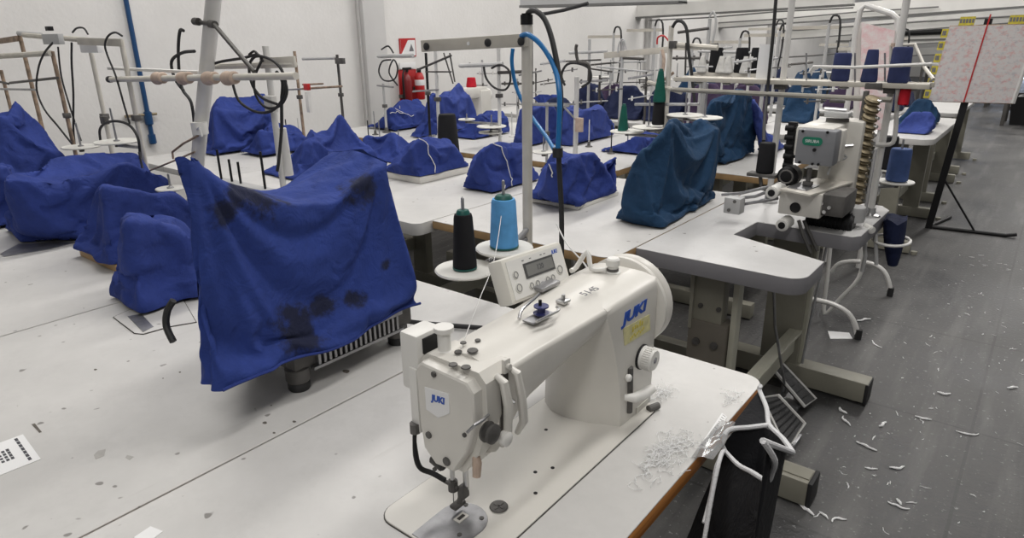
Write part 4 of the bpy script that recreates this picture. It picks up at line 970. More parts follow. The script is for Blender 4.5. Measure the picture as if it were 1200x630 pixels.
C_('blue cover tied with white strings in front of the fire point', -3.62, -3.95, 3.22, 3.62, [(456, 126, 'f'), (470, 116, 'm'), (490, 115, 'm'), (501, 128, 'f')], seed=16)
C_('tall blue cover with pointed top beside the slim black pole', -3.27, -3.44, 3.38, 3.76, [(517, 112, 'f'), (510, 114, 'b'), (552, 110, 'f'), (521, 106, 'b')], 'blue_cloth_light', seed=17, amp=.012, peaks=[[(522, 116, 'f'), (552, 118, 'f'), (540, 112, 'b'), (526, 110, 'b'), (538, 95, 'm'), (534, 99, 'm')]])
C_('dark blue strip standing in for the shaded left side of the tall pointed blue cover', -3.22, -3.33, 3.08, 3.24, [(504, 111, 'f'), (514, 109, 'f'), (506, 108, 'b')], seed=18)  # extra strip modelled for the shaded left face of the tall pointed cover
C_('low blue cover under the white double disc stand', -2.88, -3.15, 3.22, 3.6, [(562, 133, 'f'), (572, 128, 'm'), (590, 129, 'm'), (597, 138, 'f')], seed=19)
C_('square blue cover left of the blue air hose', -2.42, -2.56, 3.22, 3.62, [(612, 126, 'f'), (609, 128, 'b'), (620, 121, 'm'), (650, 123, 'f'), (645, 122, 'b')], 'blue_cloth_light', seed=20, amp=.007)
C_('plain blue cover with slanting right side right of the blue air hose', -2.22, -2.38, 3.36, 3.86, [(664, 128, 'f'), (660, 130, 'b'), (668, 122, 'm'), (702, 121, 'm'), (708, 126, 'f'), (721, 146, 'f')], 'blue_cloth_light', seed=21, amp=.007)
C_('small blue cover top seen over the square one', -3.0, -3.25, 4.7, 5.1, [(622, 114, 'y'), (632, 109, 'y'), (650, 109, 'y'), (655, 118, 'y')], seed=22)
C_('small blue cover below the white disc with the green cone', -1.75, -2.0, 3.3, 3.62, [(748, 158, 'f'), (756, 153, 'm'), (772, 154, 'm'), (778, 160, 'f')], seed=23)
C_('small bright blue cover on the aisle table behind the bead post', -.60, -.80, 5.0, 5.26, [(1065, 136, 'y'), (1070, 129, 'y'), (1092, 129, 'y'), (1098, 138, 'y')], 'blue_cloth_light', seed=24, amp=.007)
C_('dark teal cover behind the small bright blue one on the aisle table', -.62, -.86, 5.42, 5.75, [(1066, 124, 'y'), (1076, 114, 'y'), (1090, 115, 'y'), (1101, 130, 'y')], 'teal_cloth', seed=25, amp=.008)
dk = [('dark navy cover left of the green thread cones, behind the bent white post', -2.35, -2.65, 4.64, 4.96, [(676, 104, 'y'), (690, 94, 'y'), (702, 97, 'y'), (704, 108, 'y')], 'navy_cloth'),
      ('navy cover with pale fold behind the green cone on the disc', -2.0, -2.28, 4.66, 5.0, [(712, 112, 'y'), (726, 99, 'y'), (744, 97, 'y'), (758, 114, 'y')], 'navy_cloth'),
      ('dark grey-purple cover left of the navy one with the pale fold', -2.55, -2.85, 5.2, 5.5, [(703, 104, 'y'), (714, 97, 'y'), (726, 96, 'y'), (730, 106, 'y')], 'purple_cloth'),
      ('navy cover between the green cone and the thin black post', -1.66, -1.92, 4.66, 5.0, [(764, 104, 'y'), (776, 98, 'y'), (796, 99, 'y'), (804, 108, 'y')], 'navy_cloth'),
      ('purple dark cover behind the tall teal pair', -1.30, -1.56, 4.66, 5.0, [(812, 100, 'y'), (824, 93, 'y'), (840, 94, 'y'), (846, 104, 'y')], 'purple_cloth'),
      ('plum cover next to the rack of black cones', -1.0, -1.22, 4.66, 5.0, [(860, 102, 'y'), (868, 96, 'y'), (886, 96, 'y'), (896, 108, 'y')], 'purple_cloth'),
      ('dark teal cover under the cone rack left of the grey machine head', -1.0, -1.3, 5.15, 5.5, [(925, 110, 'y'), (934, 104, 'y'), (950, 104, 'y'), (958, 114, 'y')], 'teal_cloth'),
      ('navy cover left of the square blue one', -2.72, -2.95, 4.66, 5.0, [(640, 118, 'y'), (648, 112, 'y'), (662, 112, 'y'), (666, 120, 'y')], 'navy_cloth')]
for i, (lb, f, b, y0, y1, tp, m_) in enumerate(dk):
    xs_ = [at(q[0], q[1], y=(y0 + y1) / 2).x for q in tp]; f, b = max(xs_) - .005, min(xs_) + .005
    C_(lb, f, b, y0, y1, tp, m_, seed=30 + i, vox=.018)
for i in range(12):
    x = [-1.1, -1.45, -1.8, -2.15, -2.5, -2.85][i % 6]; y = 6.25 + (i // 6) * .52 
    C_('dark machine cover in the crowded rows farthest along the wall', x + .12, x - .12, y, y + .38, [V((x + .08, y + .05, 1.03 + .04 * (i % 3))), V((x - .08, y + .3, 1.06)), V((x, y + .15, 1.09))], ('navy_cloth', 'purple_cloth', 'teal_cloth')[i % 3], seed=50 + i, vox=.024, sim=False, group='dark covers in the farthest rows')
drape(SIM)
for o_, _h, _s in SIM:
    if o_.name in ('machine_cover',): 
        md_ = o_.modifiers.new('sub', 'SUBSURF'); md_.levels = md_.render_levels = 1
# white strings tied round covers
from mathutils.bvhtree import BVHTree
def string(label, px, x, cov, r=.0022):
    o_ = [q for q in bpy.data.objects if q.get('label', '').startswith(cov)][0]
    bt_ = BVHTree.FromPolygons([v.co + o_.location for v in o_.data.vertices], [list(q.vertices) for q in o_.data.polygons])
    pts = []
    for a, b in zip(px, px[1:]):
        for k in range(5): pts.append(at(a[0] + (b[0] - a[0]) * k / 5, a[1] + (b[1] - a[1]) * k / 5, x=x))
    out = []
    for q in pts:
        co_, n_, _, d_ = bt_.find_nearest(q)
        if d_ is not None: out.append(co_ + n_ * .004)
    return tag(MB().tube(out, r, n=5, sm=2).build('tie_string', 'white_post', loc=out[0]), label, 'string')
string('white string hanging over the low blue cover with white lower edge', [(504, 118), (507, 165), (512, 190), (513, 208)], -2.165, 'low blue cover with white lower')
string('white string slanting across the rounded blue cover', [(590, 155), (598, 185), (604, 205), (606, 222)], -1.775, 'rounded blue cover')
string('white string at the lower left of the blue cover with a flap', [(634, 215), (637, 228), (642, 241)], -1.325, 'blue cover with a flap')
string('upper white string across the cover in front of the fire point', [(473, 116), (480, 124), (492, 136)], -3.58, 'blue cover tied')
string('lower white string across the cover in front of the fire point', [(453, 132), (470, 131), (481, 129)], -3.58, 'blue cover tied')
# ================================================================== CYLINDER BED MACHINE ON THE GREY TABLE
def ybox(mb, px0, py0, px1, py1, y, depth, bev=0, taper=None):
    """box whose near face spans two photo pixels on the plane y, running away by depth"""
    a = at(px0, py0, y=y); b = at(px1, py1, y=y)
    return mb.box(((a.x + b.x) / 2, y + depth / 2, (a.z + b.z) / 2), (abs(b.x - a.x), depth, abs(a.z - b.z)), bev=bev)
gm = thing('sewing_machine', 'grey headed cylinder bed machine with green badge on the thick grey table', 'sewing machine', (-.62, 2.4, .76))
# base bed block with round port
c = at(938, 240, y=2.27)
ybox(MB(), 914, 222, 960, 257, 2.27, .22, .006).build('bed', 'white_paint', gm)
p = at(932, 243, y=2.268); MB().lathe([(.017, 0), (.0175, .002), (.015, .003), (.013, .0015), (0, .0015)], p, (0, -1, 0), 24).build('port', 'black', gm)
fr = MB()
a = at(958, 222, y=2.27); b = at(988, 252, y=2.33)
fr.box((a.x + .05, 2.36, a.z - .05), (.07, .16, .07), bev=.004); fr.build('feed_case', 'cast', gm)
for (px, py) in ((963, 238), (972, 243), (966, 248)):
    q = at(px, py, y=2.278); MB().cyl(q, q - V((0, .006, 0)), .006, n=10).build('feed_screw', 'chrome', gm)
# flat work plate with tan edge
z1 = at(935, 222, y=2.3).z + .004
wp = [at(914, 222, z=z1), at(950, 229, z=z1), at(1002, 213, z=z1), at(960, 208, z=z1)]
MB().prism([(q.x, q.y) for q in wp], z1 - .004, z1 + .003, bev=.001).build('work_plate', 'post', gm)
npx = [at(*q, z=z1) for q in ((922, 221), (945, 225), (960, 219), (938, 215))]
MB().prism([(q.x, q.y) for q in npx], z1 + .0031, z1 + .0055).build('needle_plate', 'steel', gm, smooth=0)
# rollers in front
for (px, py, r, l) in ((904, 226, .021, .075), (916, 264, .021, .05)):
    q = at(px, py, y=2.235)
    rl = MB().cyl(q, q + V((0, l + .02, 0)), r, n=22, bev=.003).build('roller', 'white_plastic', gm)
    MB().cyl(q - V((0, .003, 0)), q + V((0, .002, 0)), r * .55, n=18).build('roller_hub', 'black', rl)
# column and arm
ybox(MB(), 966, 140, 1000, 225, 2.50, .12, .012).build('column', 'white_paint', gm)
a0 = at(938, 150, y=2.33); a1 = at(990, 168, y=2.5)
MB().box(((a0.x + a1.x) / 2 - .01, 2.45, a0.z - .045), (.12, .22, .10), bev=.012).build('arm', 'white_paint', gm)
hd_ = ybox(MB(), 935, 151, 975, 196, 2.30, .07, .008).build('head', 'machine_grey', gm)
ybox(MB(), 936, 149, 984, 190, 2.372, .05, .006).build('head_case', 'white_paint', gm)
for (px, py) in ((941, 153.5), (970, 155), (937, 190), (952, 192), (959, 192.5), (954.5, 175.5)):
    q = at(px, py, y=2.2995); MB().cyl(q, q - V((0, .003, 0)), .0045 if py != 175.5 else .006, n=10).build('head_screw', 'black', hd_)
q0 = at(943, 165, y=2.2992); q1 = at(961, 166, y=2.2992); qc = (q0 + q1) / 2
bd = MB().prism(rrect(-.031, .031, -.0135, .0135, .012), 0, .0015, mt=frame(qc, (1, 0, 0), (0, 0, 1))).build('badge', 'green_label', hd_)
text('badge_lettering', 'SIRUBA', .0135, 'paper', bd, frame(qc - V((0, .0016, 0)), (1, 0, 0), (0, 0, 1)), extrude=.0002)
# needle bar & presser
nb = at(949, 197, y=2.33); MB().cyl(nb, (nb.x, nb.y, z1 + .02), .008, n=12).build('needle_bar', 'cast', gm)
MB().box((nb.x, nb.y, z1 + .014), (.03, .022, .014), bev=.003).build('presser_foot', 'cast', gm)
# black belt motor & pulleys left of the head
q = at(923, 207, y=2.36); MB().lathe([(.03, 0), (.036, .006), (.036, .05), (.028, .06), (.012, .064), (0, .064)], q + V((0, .05, 0)), (0, -1, 0), 26).build('hand_pulley', 'black', gm)
q2 = at(921, 207, y=2.30); MB().tube([q2 + V((.022 * math.cos(k * PI / 6), 0, .022 * math.sin(k * PI / 6))) for k in range(12)], .003, n=6, closed=True).build('pulley_ring', 'cast', gm)
tn = MB()
for k in range(5):
    q = at(925 - k * .8, 150 + k * 11, y=2.42); tn.cyl(q + V((-.012, 0, 0)), q + V((.016, 0, 0)), .010, n=12); tn.cyl(q + V((.016, 0, 0)), q + V((.03, 0, .002)), .005, n=8)
q = at(924, 148, y=2.42); tn.box((q.x + .012, 2.43, q.z - .085), (.03, .02, .20), bev=.003)
tn.build('tension_bank', 'black', gm)
# ribbed motor below the plate
q = at(968, 268, y=2.36); mo = MB().cyl((q.x - .08, 2.43, q.z + .01), (q.x + .07, 2.43, q.z + .01), .036, n=24, bev=.004)
for k in range(11): mo.cyl((q.x - .07 + k * .0128, 2.43, q.z + .01), (q.x - .066 + k * .0128, 2.43, q.z + .01), .041, n=24)
mo.build('motor', 'black', gm)
q = at(1003, 250, y=2.44); MB().lathe([(.026, 0), (.028, .004), (.027, .05), (.024, .054), (0, .054)], (q.x, 2.45, q.z - .03), n=22).build('oil_cup', 'lamp_grey', gm)
for k, (pts) in enumerate([[(936, 258), (941, 275), (950, 296)], [(942, 258), (950, 276), (958, 294)]]):
    MB().tube([at(*p_, y=2.30 + .02 * k) for p_ in pts] , .006, n=8, sm=3).build('air_tube', 'cast', gm)
# left bracket and rods over the table
br = ybox(MB(), 849, 231, 866, 252, 2.24, .05, .003).build('bracket', 'lamp_grey', gm)
for (px, py) in ((854, 246), (861, 236)):
    q = at(px, py, y=2.2395); MB().cyl(q, q - V((0, .003, 0)), .006, n=10).build('bracket_bolt', 'cast', br)
for pts in ([(858, 233), (885, 230), (906, 222)], [(866, 240), (890, 236), (912, 232)], [(846, 228), (870, 226), (900, 219)]):
    MB().tube([at(*p_, y=2.29) for p_ in pts], .0055, n=8).build('guide_rod', 'steel', gm)
q = at(893, 205, y=2.36); MB().box((q.x, 2.37, q.z), (.10, .05, .012), bev=.002).tube([(q.x - .01, 2.37, q.z), (q.x + .0, 2.37, q.z - .05), (q.x + .03, 2.37, q.z - .055)], .007, n=8).build('cone_bracket', 'cast', gm)
# upper mechanism right of the head
for k, (px0, py0, px1, py1) in enumerate(((968, 140, 995, 141), (966, 127, 992, 129), (972, 118, 990, 119), (975, 172, 1000, 170), (960, 134, 975, 135))):
    MB().tube([at(px0, py0, y=2.48), at(px1, py1, y=2.5)], .006, n=8).build('guide_rod', 'chrome' if k % 2 else 'cast', gm)
ybox(MB(), 966, 131, 994, 139, 2.47, .05, .003).build('top_plate', 'lamp_grey', gm)
q = at(983, 176, y=2.45); MB().lathe([(.006, 0), (.014, .003), (.014, .006), (.005, .01), (.013, .014), (.013, .017), (0, .018)], q, (.3, -1, 0), 18).build('tension_disc', 'chrome', gm)
MB().tube([at(990, 168, y=2.46), at(978, 176, y=2.44), at(992, 184, y=2.46), at(975, 192, y=2.42), at(970, 205, y=2.4)], .004, n=7, sm=4).build('thread_lever', 'chrome', gm)
# knobs and end of the table right
q = at(1014, 265, y=2.5); MB().cyl(q, q + V((.03, -.03, -.004)), .013, n=16, bev=.003).build('knob', 'white_plastic', gm)

bs = thing('bead_post', 'upright tension post stacked with brass discs right of the grey machine head', 'tension post', (at(1014, 175, y=2.56).x, 2.56, .76))
bx = bs.location.x
q = at(1016, 112, y=2.56).z; q2 = at(1012, 238, y=2.56).z
MB().box((bx - .026, 2.565, (q + .765) / 2), (.014, .03, q + .03 - .765), bev=.002).box((bx - .01, 2.58, q + .03), (.05, .02, .02), bev=.002).build('rail', 'cast', bs)
MB().box((bx + .030, 2.57, (.765 + q2 + .2) / 2), (.008, .02, .24), bev=.001).build('side_rail', 'lamp_grey', bs)
MB().cyl((bx - .008, 2.575, .763), (bx - .008, 2.575, .80), .03, n=20, bev=.004).build('base', 'chrome', bs)
for k in range(13):
    z = q2 + (q - q2) * (k + .5) / 13
    MB().lathe([(.007, -.013), (.021, -.010), (.026, -.004), (.014, .0), (.026, .004), (.021, .010), (.007, .013)], (bx, 2.55, z), (.35, -.25, 1), 20).cyl((bx - .03, 2.565, z), (bx + .006, 2.552, z), .004, n=8).build('tension_disc', 'brass', bs)
    MB().cyl((bx + .012, 2.545, z), (bx + .030, 2.537, z), .0055, n=10).build('tension_knob', 'chrome', bs)

# ================================================================== OVERHEAD CONE RACK
RY = 2.60
ra = at(790, 94, y=RY); rb = at(1090, 100, y=RY); RZ = 1.222
rk = thing('cone_rack', 'long pale overhead cone rack on two posts above the grey headed machine', 'cone rack', ((ra.x + rb.x) / 2, RY + .04, .76))
xl, xr = ra.x, rb.x
MB().box(((xl + xr) / 2, RY, RZ), (xr - xl, .010, .016), bev=.001).box(((xl + xr) / 2, RY + .10, RZ + .0), (xr - xl, .010, .016), bev=.001).build('shelf_rail', 'beige_bar', rk)
MB().box(((xl + xr) / 2 , RY + .05, RZ + .004), (xr - xl - .02, .09, .004)).build('shelf', 'beige_bar', rk)
MB().tube([(xl, RY - .02, RZ - .040), (xr - .1, RY - .02, RZ - .044)], .009, n=8).build('lower_bar', 'beige_dark', rk)
xp = at(917, 98, y=2.655).x
zt_ = at(929, -4, y=2.655).z
for xx, zz_, mm in ((xp, zt_ + .1, 'white_post'), (at(1041, 128, y=2.66).x, at(1062, -2, y=2.66).z + .1, 'white_post')):
    MB().cyl((xx, 2.655, .762), (xx, 2.655, zz_), .0115, n=16).build('post', mm, rk)
    MB().lathe([(.035, 0), (.035, .006), (.018, .01), (.016, .03), (0, .03)], (xx, 2.655, .7605), n=20).build('post_flange', 'chrome', rk)
    MB().box((xx, 2.64, RZ - .012), (.035, .06, .03), bev=.003).build('clamp', 'cast', rk)
MB().tube([at(949, 84, y=RY), at(953, 78, y=RY), at(1000, 79, y=RY), at(1092, 75, y=RY)], .0055, n=8).build('guard_rail', 'white_post', rk)
MB().tube([at(1044, 93, y=RY + .09), at(1044, 53, y=RY + .09), at(1072, 52, y=RY + .09), at(1084, 80, y=RY + .05), at(1094, 93, y=RY)], .006, n=8).build('end_frame', 'post', rk)
MB().box(at(1050, 52.5, y=RY + .088), (.03, .012, .012)).build('end_clip', 'pale_wood', rk)
for px in (945, 1002, 1037): MB().cyl(at(px, 96, y=RY + .05), at(px, 62, y=RY + .05), .003, n=8).build('spool_pin', 'steel', rk)
for k, px in enumerate((812, 845, 872, 940, 985, 1030, 1066)):
    q = at(px, 97, y=RY - .008); MB().lathe([(.012, 0), (.02, .004), (.008, .008), (0, .008)], (q.x, RY + .05, RZ - .012), (0, 0, -1), 16).build('rail_nut', 'lamp_grey', rk)
def rcone(px, pyt, label, kind, rb_, rt_, y=RY + .05, zb=RZ + .0065):
    b_ = at(px, 94, y=y); t_ = at(px, pyt, y=y)
    return cone(label, V((b_.x, y, zb)), kind, rb_, rt_, max(.05, t_.z - zb), None)
rcone(984, 62, 'navy thread cone on the overhead rack, leftmost of the three', 'navy', .030, .027)
rcone(1018, 58, 'narrow navy thread cone on the overhead rack, middle of the three', 'navy', .027, .017)
rcone(1052, 55, 'navy thread cone on the overhead rack, rightmost of the three', 'navy', .033, .029)
q = at(895, 79, y=RY + .02); tag(MB().box((q.x, RY + .03, RZ + .008 + .062), (.056, .004, .124), rot=Matrix.Rotation(-.05, 3, 'X')).build('paper_card', 'paper', loc=(q.x, RY + .03, RZ)), 'blank white card standing on the left of the overhead rack', 'card')
q = at(1060, 112, y=2.62); cone('small red thread spool hanging below the right end of the overhead rack', V((q.x, 2.62, at(1060, 123, y=2.62).z)), 'red', .017, .016, .055, None)
q = at(1043, 112, y=2.66)
MB().tube([at(1020, 169, y=2.64), at(1043, 169, y=2.64), at(1049, 158, y=2.64), at(1051, 125, y=2.64), at(1052, 104, y=2.61)], .0075, n=8, sm=3).build('side_arm', 'white_post', rk)
# side disc with steel blue cone
tc2 = at(1050, 213, y=2.72)
sd = thing('spool_holder', 'white disc on an arm at the aisle end of the grey table', 'spool holder', tc2)
tray(sd, tc2, .060, V((at(1027, 212, y=2.66).x, 2.655, tc2.z - .012)), .15)
cone('slate blue thread cone on the white disc by the aisle', tc2 + V((0, 0, .005)), 'steelblue', .037, .033, .115, None)
q = at(1036, 211, y=2.95); sd2 = thing('spool_holder', 'second disc half hidden behind the slate blue cone', 'spool holder', V((q.x, 2.95, tc2.z)))
tray(sd2, V((q.x, 2.95, tc2.z)), .05, V((at(1027, 212, y=2.66).x, 2.67, tc2.z - .012)), .13)
cone('black thread cone half hidden behind the slate blue one', V((q.x, 2.95, tc2.z + .005)), 'black', .033, .026, .125, None)
q = at(896, 196, y=2.37); cone('black thread cone left of the grey machine head', V((q.x, 2.375, at(893, 205, y=2.36).z + .0065)), 'black', .030, .026, .105, None)
cable('drop_cable', 'black cable dropping from above down past the left of the overhead rack', 'cable', [at(910, -10, y=2.58), at(906, 40, y=2.58), at(902, 80, y=2.58), at(899, 110, y=2.58), at(896, 140, y=2.5), at(895, 165, y=2.42)], .006, 'rubber')
# bag and hoop at the right end
q = at(1041, 262, y=2.70)
tg_ = thing('waste_bag', 'dark navy cloth bag hanging in a white hoop at the end of the grey table', 'bag', (q.x, 2.72, .6))
t0 = at(1036, 258, y=2.66); b0_ = at(1033, 312, y=2.66)
rings = []
for k in range(7):
    f = k / 6; cc = t0.lerp(b0_, f) + V((.028, .05, 0)); r_ = .052 * (1 - .55 * f ** 2)
    rings.append([cc + V((r_ * .72 * math.cos(a * PI / 6), r_ * 1.3 * math.sin(a * PI / 6), .01 * math.sin(a * 1.7) * (1 - f))) for a in range(12)])
MB().loft(rings).build('bag_cloth', 'navy_cloth', tg_, smooth=60)
hc = at(1045, 281, y=2.70); MB().tube([hc + V((.060 * math.cos(a * PI / 8), .085 * math.sin(a * PI / 8), 0)) for a in range(16)], .0055, n=8, closed=True).build('hoop', 'white_post', tg_)
MB().tube([at(1012, 262, y=2.62), at(1014, 300, y=2.62), at(1010, 318, y=2.62)], .007, n=8).tube([at(1026, 262, y=2.64), at(1027, 310, y=2.64)], .007, n=8).build('hanger_rod', 'lamp_grey', tg_)

# tubular stand on the floor with black feet
tb_ = thing('tube_stand', 'bent white tube stand with black feet on the floor beyond the grey table', 'stand', (-.6, 3.5, 0))
def bt(pts, y, r=.0125): MB().tube([at(*p_, y=y) for p_ in pts], r, n=10, sm=4).build('tube', 'white_post', tb_)
def tip(px, py, y, r=.016):
    q = at(px, py, y=y); MB().cyl((q.x, q.y, 0), (q.x, q.y, .05), r, n=14).build('rubber_foot', 'rubber', tb_)
bt([(930, 346), (955, 351), (975, 356), (993, 366), (1002, 380), (1005, 394)], 3.30); tip(1005, 396, 3.30)
bt([(973, 288), (969, 330), (966, 367), (985, 349), (1006, 326), (1012, 300), (1014, 280)], 3.45, .010)
bt([(975, 318), (983, 309), (1000, 306), (1022, 309), (1036, 318), (1042, 332), (1043, 343)], 4.0); tip(1043, 344, 4.0)

# ================================================================== WHITEBOARD ON ITS STAND
BY = 5.65
BL, BR, TL = at(1088, 118, y=BY), at(1187, 121, y=BY), at(1113, 31, y=BY)
TR = at(1213, 20, y=BY); 
wbt = thing('planning_board', 'large white planning board with yellow tags on a tilted black stand', 'board', (-.5, BY, 0))
ux = (BR - BL).normalized(); uz = (TL - BL)
def bp(u, v, d=0): # u along width, v up
    return BL + (BR - BL) * u + uz * v + V((0, -d, 0))
def bquad(name, m, u0, v0, u1, v1, d, th=.002, par=None):
    r0 = [bp(u0, v0, d), bp(u1, v0, d), bp(u1, v1, d), bp(u0, v1, d)]
    return MB().loft([[p - V((0, th, 0)) for p in r0], r0]).build(name, m, par or wbt, smooth=0)
bm_ = mat('board_sheet', (.60, .575, .565), .5); k = NT(bm_); tc = k.n('ShaderNodeTexCoord')
mp = k.n('ShaderNodeMapping', Scale=(26, 1, 34)); k.l(tc.outputs['Object'], mp.inputs['Vector'])
n1 = k.n('ShaderNodeTexNoise', Scale=1, Detail=4, Roughness=.7); k.l(mp.outputs[0], n1.inputs['Vector'])
r1 = ramp(k, .50, (0, 0, 0), .66, (.7, .7, .7)); k.l(n1.outputs['Fac'], r1.inputs['Fac'])
c1 = mixc(k, r1.outputs[0], (.60, .575, .565), (.62, .26, .25))
mp2 = k.n('ShaderNodeMapping', Scale=(30, 1, 40), Location=(4, 2, 7)); k.l(tc.outputs['Object'], mp2.inputs['Vector'])
n2 = k.n('ShaderNodeTexNoise', Scale=1, Detail=5, Roughness=.7); k.l(mp2.outputs[0], n2.inputs['Vector'])
r2 = ramp(k, .52, (0, 0, 0), .70, (.6, .6, .6)); k.l(n2.outputs['Fac'], r2.inputs['Fac'])
c2 = mixc(k, r2.outputs[0], c1, (.30, .30, .36))
k.l(c2, k.b.inputs['Base Color']); M['board'] = bm_
bd_ = bquad('board_sheet', 'board', 0, 0, 1, 1, 0, .012)
uc = .44
bquad('red_line', 'red', uc - .012, 0, uc + .006, 1.14, .013, .003, bd_)
gl = MB()
for v in (.2, .4, .6, .8): 
    a_, b_ = bp(.01, v, .0118), bp(.99, v, .0118); gl.tube([a_, b_], .0007, n=4)
for u in (.2, .7):
    a_, b_ = bp(u, .02, .0118), bp(u, .98, .0118); gl.tube([a_, b_], .0006, n=4)
gl.build('grid_line', 'board_line' if 'board_line' in M else 'lamp_grey', bd_)
for k_ in range(6):
    v0 = .04 + k_ * .163; tgp = bquad('yellow_tag', 'yellow', -.075, v0, .005, v0 + .115, .013, .002, bd_)
    mk = MB()
    for j in range(3): 
        q = bp(-.055 + j * .016, v0 + .06, .0165); mk.box(q, (.007, .001, .03))
    mk.build('tag_print', 'pen', tgp, smooth=0)
for u0, u1 in ((.10, .28), (.66, .98)):
    tgp = bquad('yellow_tag', 'yellow', u0, 1.01, u1, 1.12, .013, .002, bd_); mk = MB()
    n_ = int((u1 - u0) / .035)
    for j in range(n_): mk.box(bp(u0 + .02 + j * .035, 1.065, .0165), (.012, .001, .026))
    mk.build('tag_print', 'pen', tgp, smooth=0)
MB().tube([bp(0, 1.0, .006), bp(1, 1.0, .006)], .006, n=6).tube([bp(0, 0, .006), bp(1, 0, .006)], .006, n=6).build('frame_bar', 'rust_post', wbt)
MB().tube([bp(1, 0, .006), bp(1, 1, .006)], .014, n=6).build('frame_side', 'white_post', wbt)
l0 = at(1088, 267, y=BY + .02); l0.z = .0; l1 = at(1133, 112, y=BY + .03)
d = (l1 - l0).normalized()
MB().loft([[q + V((sx * .022, sy * .015, 0)) for sx, sy in ((-1, -1), (1, -1), (1, 1), (-1, 1))] for q in (l0, l1, l1 + d * .5)]).build('leg', 'black', wbt, smooth=0)
f1 = at(1178, 277, y=BY + .07); f1.z = .012; f0 = V((l0.x - .01, BY + .02, .012))
MB().tube([f0, f1, f1 + V((.06, .02, .012))], .013, n=8).tube([V((l0.x, BY + .02, .012)), V((l0.x + .09, BY + .42, .012))], .013, n=8).build('foot_bar', 'black', wbt)
MB().tube([l0 + (l1 - l0) * .40, f0.lerp(f1, .62)], .007, n=8).build('brace', 'black', wbt)

# pink chart in a white tube frame behind the rack
PKY = 4.35
pk = thing('chart_stand', 'pink and white paper chart hung in a white tube frame behind the cone rack', 'chart stand', (at(1020, 150, y=PKY).x, PKY, 0))
MB().tube([V((at(994, 120, y=PKY).x, PKY, .02)), at(997, 95, y=PKY), at(1002, 40, y=PKY), at(1008, 12, y=PKY), at(1014, 6, y=PKY), at(1045, 16, y=PKY), at(1052, 22, y=PKY), at(1050, 45, y=PKY), V((at(1042, 100, y=PKY).x, PKY, .02))], .016, n=10).build('tube_frame', 'white_post', pk)
pkm = mat('pink_chart', (.70, .55, .55), .7); k = NT(pkm); tc = k.n('ShaderNodeTexCoord'); mp = k.n('ShaderNodeMapping', Scale=(20, 1, 26)); k.l(tc.outputs['Object'], mp.inputs['Vector'])
n1 = k.n('ShaderNodeTexNoise', Scale=1, Detail=5, Roughness=.7); k.l(mp.outputs[0], n1.inputs['Vector']); r1 = ramp(k, .36, (.74, .70, .68), .72, (.70, .40, .42)); k.l(n1.outputs['Fac'], r1.inputs['Fac']); k.l(r1.outputs[0], k.b.inputs['Base Color']); M['pink_chart'] = pkm
c4 = [at(1007, 152, y=PKY - .02), at(1037, 152, y=PKY - .02), at(1049, 36, y=PKY - .02), at(1010, 26, y=PKY - .02)]
MB().loft([[p - V((0, .004, 0)) for p in c4], c4]).build('chart_sheet', 'pink_chart', pk, smooth=0)
bd2 = [at(999, 160, y=PKY + .02), at(1008, 160, y=PKY + .02), at(1011, 27, y=PKY + .02), at(1004, 24, y=PKY + .02)]
MB().loft([[p - V((0, .004, 0)) for p in bd2], bd2]).build('chart_edge', 'white_plastic', pk, smooth=0)

# ================================================================== BACKGROUND THREAD STANDS
def on_table(x, y): return any(a < x < b and c < y < d for a, b, c, d in TABLES)
def stand(label, pole, y, mt='post', r=.011, bars=(), trays=(), hoops=(), braces=(), blocks=(), group=None, base=.7605, lean=0):
    tp = at(*pole, y=y); x = tp.x; r *= .85
    if not on_table(x, y): base = 0
    t_ = thing('thread_stand', label, 'thread stand', (x, y, base), group)
    MB().cyl((x, y, base), (x + lean, y, tp.z), r, n=12).build('pole', mt, t_)
    MB().lathe([(.03, 0), (.03, .006), (.016, .01), (r * 1.25, .035), (0, .035)], (x, y, base), n=16).build('base', 'cast', t_)
    MB().box((x, y, base + (tp.z - base) * .55), (r * 3, r * 3.2, .022), bev=.003).build('clamp', 'cast', t_)
    for (a_, b_, rr_, m_) in bars:
        p_, q_ = at(*a_, y=y), at(*b_, y=y)
        if rr_ > .013: MB().box((p_ + q_) / 2 - V((0, .012, 0)), ((q_ - p_).length, .008, rr_ * 2), rot=Matrix.Rotation(-math.atan2(q_.z - p_.z, q_.x - p_.x), 3, 'Y'), bev=.001).build('cross_bar', m_, t_)
        else: MB().tube([p_ - V((0, .008, 0)), q_ - V((0, .008, 0))], rr_, n=8).build('cross_bar', m_, t_)
    for (c_, rr_, ph) in trays:
        cc = at(*c_, y=y - .03); tray(t_, cc, rr_, V((x, y, cc.z - .014)), ph)
    for pts, rr_, m_ in hoops: MB().tube([at(*q_, y=y - .03) for q_ in pts], rr_ * .75, n=8, sm=5).build('cable', m_, t_)
    for (a_, b_, rr_, m_) in braces: MB().tube([at(*a_, y=y + .0), at(*b_, y=y + .0)], rr_, n=8).build('brace', m_, t_)
    for (a_, b_, m_) in blocks:
        ybox(MB(), *a_, *b_, y - .03, .02, .002).build('fitting', m_, t_)
    return t_
Y1 = 1.16; Y2 = 2.66; Y3 = 4.02
stand('beige pole stand left of the blue wall pipe with a looped black cable', (142, 47), Y1, 'post', .011,
      bars=[((95, 48), (147, 50), .014, 'beige_bar')], trays=[((137, 166), .085, .13)],
      hoops=[([(143, 42), (135, 38), (127, 42), (123, 52), (126, 65), (136, 90), (146, 125), (152, 145)], .005, 'rubber'), ([(118, 166), (117, 152), (124, 144), (138, 142), (152, 147), (161, 160), (164, 178), (164, 196)], .007, 'rubber')])
